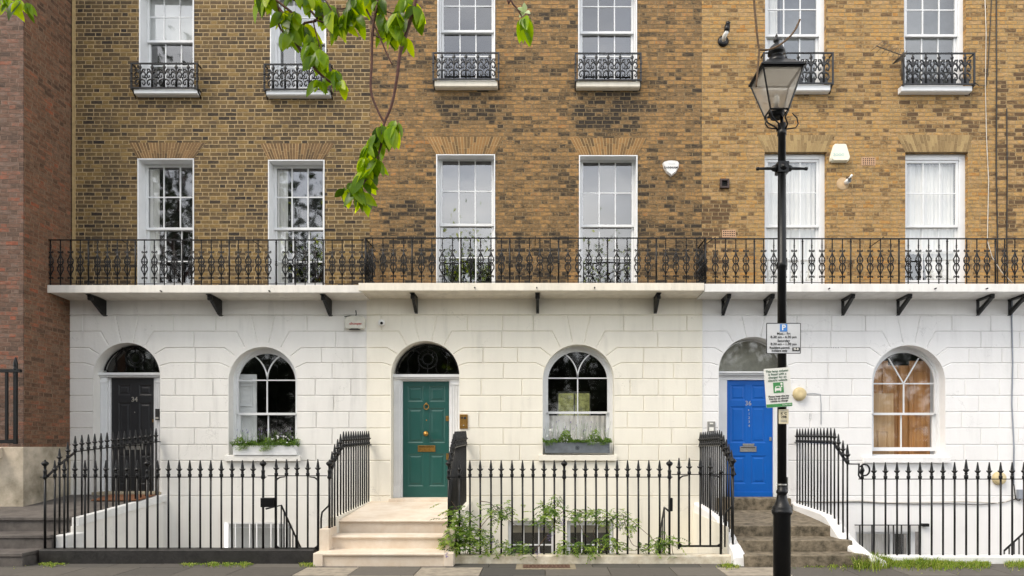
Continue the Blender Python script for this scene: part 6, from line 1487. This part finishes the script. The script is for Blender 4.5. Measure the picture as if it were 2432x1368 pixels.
for (cx, cy, rx, ry, n, ln) in clumps:
    for i in range(int(n * 1.9)):
        x, y = cx + r.gauss(0, .5) * rx, cy + r.gauss(0, .5) * ry; y = min(y, 1322)
        p = P(x, y, 2.57 + r.uniform(-.10, .17)); pinnate(wl, p, Vector((r.gauss(0, 1), r.gauss(-.3, .6), r.gauss(.1, .5))), ln * r.uniform(.85, 1.4), r)
for (x, y) in ((1286, 1250), (1305, 1272), (1277, 1313), (1168, 1280), (1060, 1312), (1472, 1246), (1336, 1235)):
    for k in range(26):
        u = r.random(); p = P(x + r.gauss(0, 4.0 * (1 - u * .6)), y - 8 + u * 20, 2.7 if x > 1070 else 2.98); wf.leaf(p, rv(), rv(), .018, .015, .1, .1, 2)
vine.build('stems', 'bark2', wt); wl.build('foliage', 'wist', wt); wf.build('blossom', 'lilac', wt)

# weeds at the kerbs
def weeds(name, label, spots, hmax, seed, d0=2.70, d1=2.95, cat='weeds'):
    r = random.Random(seed); mb = MB()
    for (xa, xb, n, hs) in spots:
        cl = [(r.uniform(xa, xb), r.uniform(.35, 1.25)) for _ in range(max(3, int((xb - xa) / 7)))]
        for i in range(n):
            cx_, ch_ = r.choice(cl); x = cx_ + r.gauss(0, 5); d = d0 + abs(r.gauss(0, .5)) * (d1 - d0) * ch_; p = P(x, 1300, d); p.z = 0; h_ = hmax * hs * ch_ * r.uniform(.25, 1); l = Vector((r.gauss(0, .4), r.gauss(-.15, .4), 1)).normalized()
            if r.random() < .7:
                s = Vector((r.gauss(0, 1), r.gauss(0, .3), 0)).normalized() * .0035; q_ = p + l * h_; b = p + l * h_ * .55 + Vector((0, 0, h_ * .1)); mb.add([p - s, p + s, b + s * .8, b - s * .8, q_ + Vector((l.x * h_ * .3, l.y * h_ * .3, -h_ * .1))], [(0, 1, 2, 3), (3, 2, 4)], r.random(), True)
            else: mb.leaf(p + Vector((0, 0, h_ * .4)), Vector((r.gauss(0, 1), r.gauss(0, 1), .6)), Vector((0, -.4, 1)), .03, .018, .1, .3, 2, r.random())
    o = mb.build(name, 'grass', None); tag(o, label, cat, None, 'stuff'); return o
weeds('weeds', 'long bright grass and weeds along the foot of the white kerb', [(2036, 2105, 3600, 1.25), (2095, 2230, 4200, .8), (2210, 2370, 2600, .5), (2395, 2440, 600, .5), (1955, 2035, 800, .4)], .19, 3, 2.69, 3.12)
weeds('weeds', 'small weeds at the foot of the dark kerb by the black railing', [(430, 520, 420, .5), (500, 600, 900, .6), (95, 150, 420, .55), (20, 60, 120, .3), (706, 750, 260, .5)], .10, 4)
weeds('weeds', 'small weeds beside the grey steps to the blue door', [(1715, 1760, 260, .6), (1885, 1960, 360, .55), (1715, 1745, 60, 1.4)], .09, 6, 2.8, 3.1)

# cherry tree whose twigs hang into the top of the picture; trunk stands on the pavement left of the frame
ct = thing('cherry_tree', 'cherry tree with bright green leaves hanging into the top of the view', 'tree', (-6.6, -6.6, 0))
def limb(mb, pts, r0, r1, n=7): p = catmull(pts, 6); mb.tube(p, [r0 + (r1 - r0) * i / (len(p) - 1) for i in range(len(p))], n)
tr = MB(); limb(tr, [(-6.6, -6.6, -.1), (-6.55, -6.6, 1.4), (-6.7, -6.5, 2.8)], .19, .15, 12)
limb(tr, [(-6.7, -6.5, 2.75), (-6.5, -6.9, 4.2), (-5.2, -7.8, 5.6), (-3.4, -8.6, 6.2), (-1.2, -9.0, 6.3), (.8, -8.4, 6.6), (2.4, -7.2, 7.1)], .12, .02, 10)
limb(tr, [(-6.7, -6.5, 2.75), (-7.0, -6.2, 4.4), (-6.4, -6.9, 6.4), (-5.2, -8.0, 7.6)], .12, .03, 8)
limb(tr, [(-5.2, -7.8, 5.6), (-3.9, -8.9, 5.4), (-3.0, -9.1, 5.2)], .05, .02, 7)
tr.build('trunk', 'bark', ct)
lv = MB(); wb = MB()
CD = 9.0
def twig(name, px, r0, r1, d=CD, mat='bark', dd=.0, top=None):
    pts = [P(x, y, d + dd * i) for i, (x, y) in enumerate(px)]
    if top: pts = [Vector(t_) for t_ in top] + pts
    mb = MB(); limb(mb, pts, r0, r1, 7); return mb.build(name, mat, ct)
twig('branch', [(648, 0), (680, 45), (706, 108), (745, 160), (775, 188), (802, 205)], .014, .006, top=[(-3.0, -9.1, 5.2), P(640, -60, CD)])
twig('branch', [(655, 0), (661, 55), (676, 80), (716, 108)], .008, .004, top=[(-3.0, -9.1, 5.2)])
twig('branch', [(700, 0), (720, 60), (748, 110), (765, 160)], .008, .005, top=[(-3.0, -9.1, 5.2)])
twig('branch', [(740, 0), (744, 50), (758, 105), (775, 150)], .006, .003, top=[(-2.4, -9.0, 5.6)])
twig('branch', [(897, 0), (888, 50), (884, 95), (883, 150), (881, 215), (897, 262), (913, 292)], .009, .006, top=[(-1.6, -8.95, 6.25), P(900, -120, CD)])
twig('branch', [(987, 0), (965, 80), (950, 130), (943, 185), (930, 250), (912, 295), (905, 345), (885, 400), (846, 460)], .013, .005, top=[(-1.2, -9.0, 6.3), P(995, -100, CD)])
twig('branch', [(862, 0), (882, 45), (905, 95), (920, 130), (932, 154)], .007, .004, top=[(-1.9, -8.9, 6.25), P(850, -80, CD)])
twig('branch', [(903, 12), (915, 25), (930, 32), (950, 40)], .004, .002)
twig('branch', [(888, 82), (905, 92), (914, 92)], .004, .003)
twig('branch', [(1214, 0), (1228, 20), (1240, 42), (1241, 60)], .006, .004, top=[(-.3, -8.9, 6.35), P(1200, -70, CD)])
twig('branch', [(772, 0), (800, 20), (830, 18)], .005, .003, top=[(-2.4, -9.0, 6.2)])
twig('branch', [(1791, 0), (1795, 50), (1800, 100), (1803, 120), (1799, 170), (1796, 206)], .012, .008, 6.6, 'bark2', top=[(2.2, -7.3, 7.0), P(1788, -120, 6.6)])
twig('branch', [(1802, 118), (1825, 118), (1850, 108), (1875, 88), (1890, 68), (1900, 46)], .009, .009, 6.6, 'bark2')
r = random.Random(31)
def hang(cx, cy, n, spread, size, d=CD, down=.9, lean=0, v=None):
    """whorl of drooping leaves"""
    for i in range(n):
        a = r.uniform(0, 2 * math.pi); ca = math.cos(a)
        dirv = Vector((ca * spread + lean, math.sin(a) * .5, -down + r.gauss(0, .22))).normalized()
        p = P(cx + r.gauss(0, 3), cy + r.gauss(0, 3), d + r.uniform(-.04, .04)); nrm = Vector((r.gauss(0, .6), -1, r.gauss(.5, .3)))
        ln = size * r.uniform(.45, 1.15) * .0093
        lv.leaf(p, dirv, nrm, ln, ln * r.uniform(.42, .52), .22, r.uniform(.1, .45), 6, min(1, max(0, r.gauss(.5, .26) if v is None else r.gauss(v, .15))))
# (x, y, leaves, spread, leaf length px/4)
for q_ in [(905, 300, 8, .5, 13), (930, 300, 9, .6, 15), (895, 325, 7, .5, 14), (945, 290, 4, .8, 12), (875, 345, 6, .6, 12), (862, 375, 7, .6, 12), (895, 375, 5, .5, 12), (880, 405, 6, .6, 12), (860, 418, 7, .7, 13), (838, 440, 10, .8, 13), (855, 455, 9, .6, 13), (822, 450, 4, .9, 11),
           (700, 30, 6, .7, 14), (670, 30, 5, .6, 14), (690, 70, 6, .5, 14), (720, 60, 6, .6, 14), (745, 90, 7, .5, 13), (760, 120, 6, .6, 14), (775, 135, 6, .6, 14), (735, 105, 5, .6, 12), (790, 165, 5, .6, 12), (805, 190, 9, .5, 9), (755, 190, 3, .5, 12), (775, 190, 3, .4, 11), (750, 130, 4, .5, 13),
           (640, -10, 5, .6, 13), (615, -5, 4, .6, 12), (790, 25, 9, .7, 14), (815, 40, 8, .6, 14), (830, 20, 8, .6, 14), (800, 60, 5, .5, 12), (775, 10, 8, .7, 14), (850, 40, 4, .6, 12), (735, -5, 9, .8, 14), (840, -5, 7, .6, 12),
           (905, 30, 5, .6, 13), (925, 50, 6, .6, 15), (945, 30, 6, .6, 15), (940, 60, 5, .5, 14), (960, 90, 4, .4, 12), (985, 15, 6, .6, 14), (870, -10, 6, .6, 13), (965, 0, 7, .7, 14), (900, 0, 6, .6, 12), (700, -20, 8, .8, 13), (1000, 30, 3, .5, 12),
           (1246, 42, 7, .25, 15), (20, 5, 4, .7, 13), (45, 0, 5, .7, 13), (70, 8, 3, .4, 12), (5, -10, 4, .7, 12)]:
    hang(q_[0], q_[1], int(q_[2] * 1.45), q_[3], q_[4])
for (x, y) in ():   # pale undersides catching the light
    for k in range(2): p = P(x, y, CD + .05); wb.leaf(p, Vector((r.uniform(-.9, .9), -.2, r.uniform(-.3, .4))), Vector((0, -.4, 1)), .085, .036, .3, .7, 6)
for k in range(5): p = P(1247, 28, CD); wb.leaf(p, Vector((r.gauss(0, .6), -.3, r.gauss(0, .6))), Vector((0, -1, .3)), .045, .03, .2, .3, 4)
# crown above and beside the frame
for i in range(2600):
    t_ = r.random(); c = Vector((-6.2 + 8.6 * t_ ** 1.3, -7.2 - 1.6 * t_, 6.9)) + Vector((r.gauss(0, 1.2), r.gauss(0, 1.0), r.gauss(.5, .55)))
    s_ = F / max(.5, DW + c.y); 
    if CH + 0 and HY - (c.z - CH) * s_ > -40 and -60 < VX + c.x * s_ < 2500: continue
    lv.leaf(c, Vector((r.gauss(0, .7), r.gauss(0, .7), -.6)), rv(), .12, .056, .2, .3, 3, r.random())
lv.build('foliage', 'leaf', ct); wb.build('pale_leaves', 'leafback', ct)

# ------------------------------------------------------------------ the garden square opposite (seen in the window panes)
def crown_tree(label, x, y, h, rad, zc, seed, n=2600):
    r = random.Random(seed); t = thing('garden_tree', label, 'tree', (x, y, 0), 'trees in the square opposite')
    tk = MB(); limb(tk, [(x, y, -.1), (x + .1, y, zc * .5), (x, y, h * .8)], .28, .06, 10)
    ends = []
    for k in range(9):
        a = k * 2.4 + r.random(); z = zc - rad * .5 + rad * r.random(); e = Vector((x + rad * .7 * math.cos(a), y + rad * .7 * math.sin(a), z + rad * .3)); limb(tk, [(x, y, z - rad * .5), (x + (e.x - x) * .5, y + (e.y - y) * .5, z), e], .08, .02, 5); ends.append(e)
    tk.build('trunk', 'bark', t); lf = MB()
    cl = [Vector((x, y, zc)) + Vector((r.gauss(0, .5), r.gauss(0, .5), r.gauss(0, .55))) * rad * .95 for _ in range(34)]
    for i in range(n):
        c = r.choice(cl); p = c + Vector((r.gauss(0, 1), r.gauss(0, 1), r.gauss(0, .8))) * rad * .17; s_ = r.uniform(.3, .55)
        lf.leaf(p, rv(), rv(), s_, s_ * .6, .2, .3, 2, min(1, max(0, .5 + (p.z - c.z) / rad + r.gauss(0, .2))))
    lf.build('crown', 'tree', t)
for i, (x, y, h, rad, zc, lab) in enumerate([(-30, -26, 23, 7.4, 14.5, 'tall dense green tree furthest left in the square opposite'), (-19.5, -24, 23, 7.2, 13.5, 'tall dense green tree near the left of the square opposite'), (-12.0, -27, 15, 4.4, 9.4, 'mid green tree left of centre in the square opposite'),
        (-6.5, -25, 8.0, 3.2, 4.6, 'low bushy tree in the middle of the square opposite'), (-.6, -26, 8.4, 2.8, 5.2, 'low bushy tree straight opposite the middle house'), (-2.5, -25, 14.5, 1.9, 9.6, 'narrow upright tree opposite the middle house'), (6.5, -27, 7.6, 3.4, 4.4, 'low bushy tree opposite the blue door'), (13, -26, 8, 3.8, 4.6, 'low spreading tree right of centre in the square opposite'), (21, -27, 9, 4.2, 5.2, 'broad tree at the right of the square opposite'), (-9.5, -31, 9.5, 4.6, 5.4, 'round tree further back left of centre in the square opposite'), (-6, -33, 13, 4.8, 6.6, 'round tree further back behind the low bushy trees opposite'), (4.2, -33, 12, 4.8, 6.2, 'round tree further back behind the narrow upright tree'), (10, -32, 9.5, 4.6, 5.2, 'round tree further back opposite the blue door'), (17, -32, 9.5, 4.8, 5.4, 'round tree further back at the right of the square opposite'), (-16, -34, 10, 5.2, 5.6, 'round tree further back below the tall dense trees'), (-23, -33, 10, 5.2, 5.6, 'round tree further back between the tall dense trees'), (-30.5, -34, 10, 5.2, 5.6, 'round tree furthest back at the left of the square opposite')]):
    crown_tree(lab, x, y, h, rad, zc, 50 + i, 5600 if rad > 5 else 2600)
hd = MB(); r = random.Random(77)
for i in range(7000):
    x = r.uniform(-38, 38); p = Vector((x, -20.4 - r.random() * 1.2, r.random() ** .7 * 2.3 + .1 * math.sin(x))); hd.leaf(p, rv(), rv(), .22, .14, .2, .3, 2, r.random())
o = hd.build('hedge', 'tree', None); tag(o, 'clipped dark green hedge round the square opposite', 'hedge')
hb2 = MB(); hb2.box(-38, 38, -21.4, -20.6, -.05, 2.0); h_ = hb2.build('hedge_core', simple('hedge_shade', lin(22, 30, 14), .95), o)
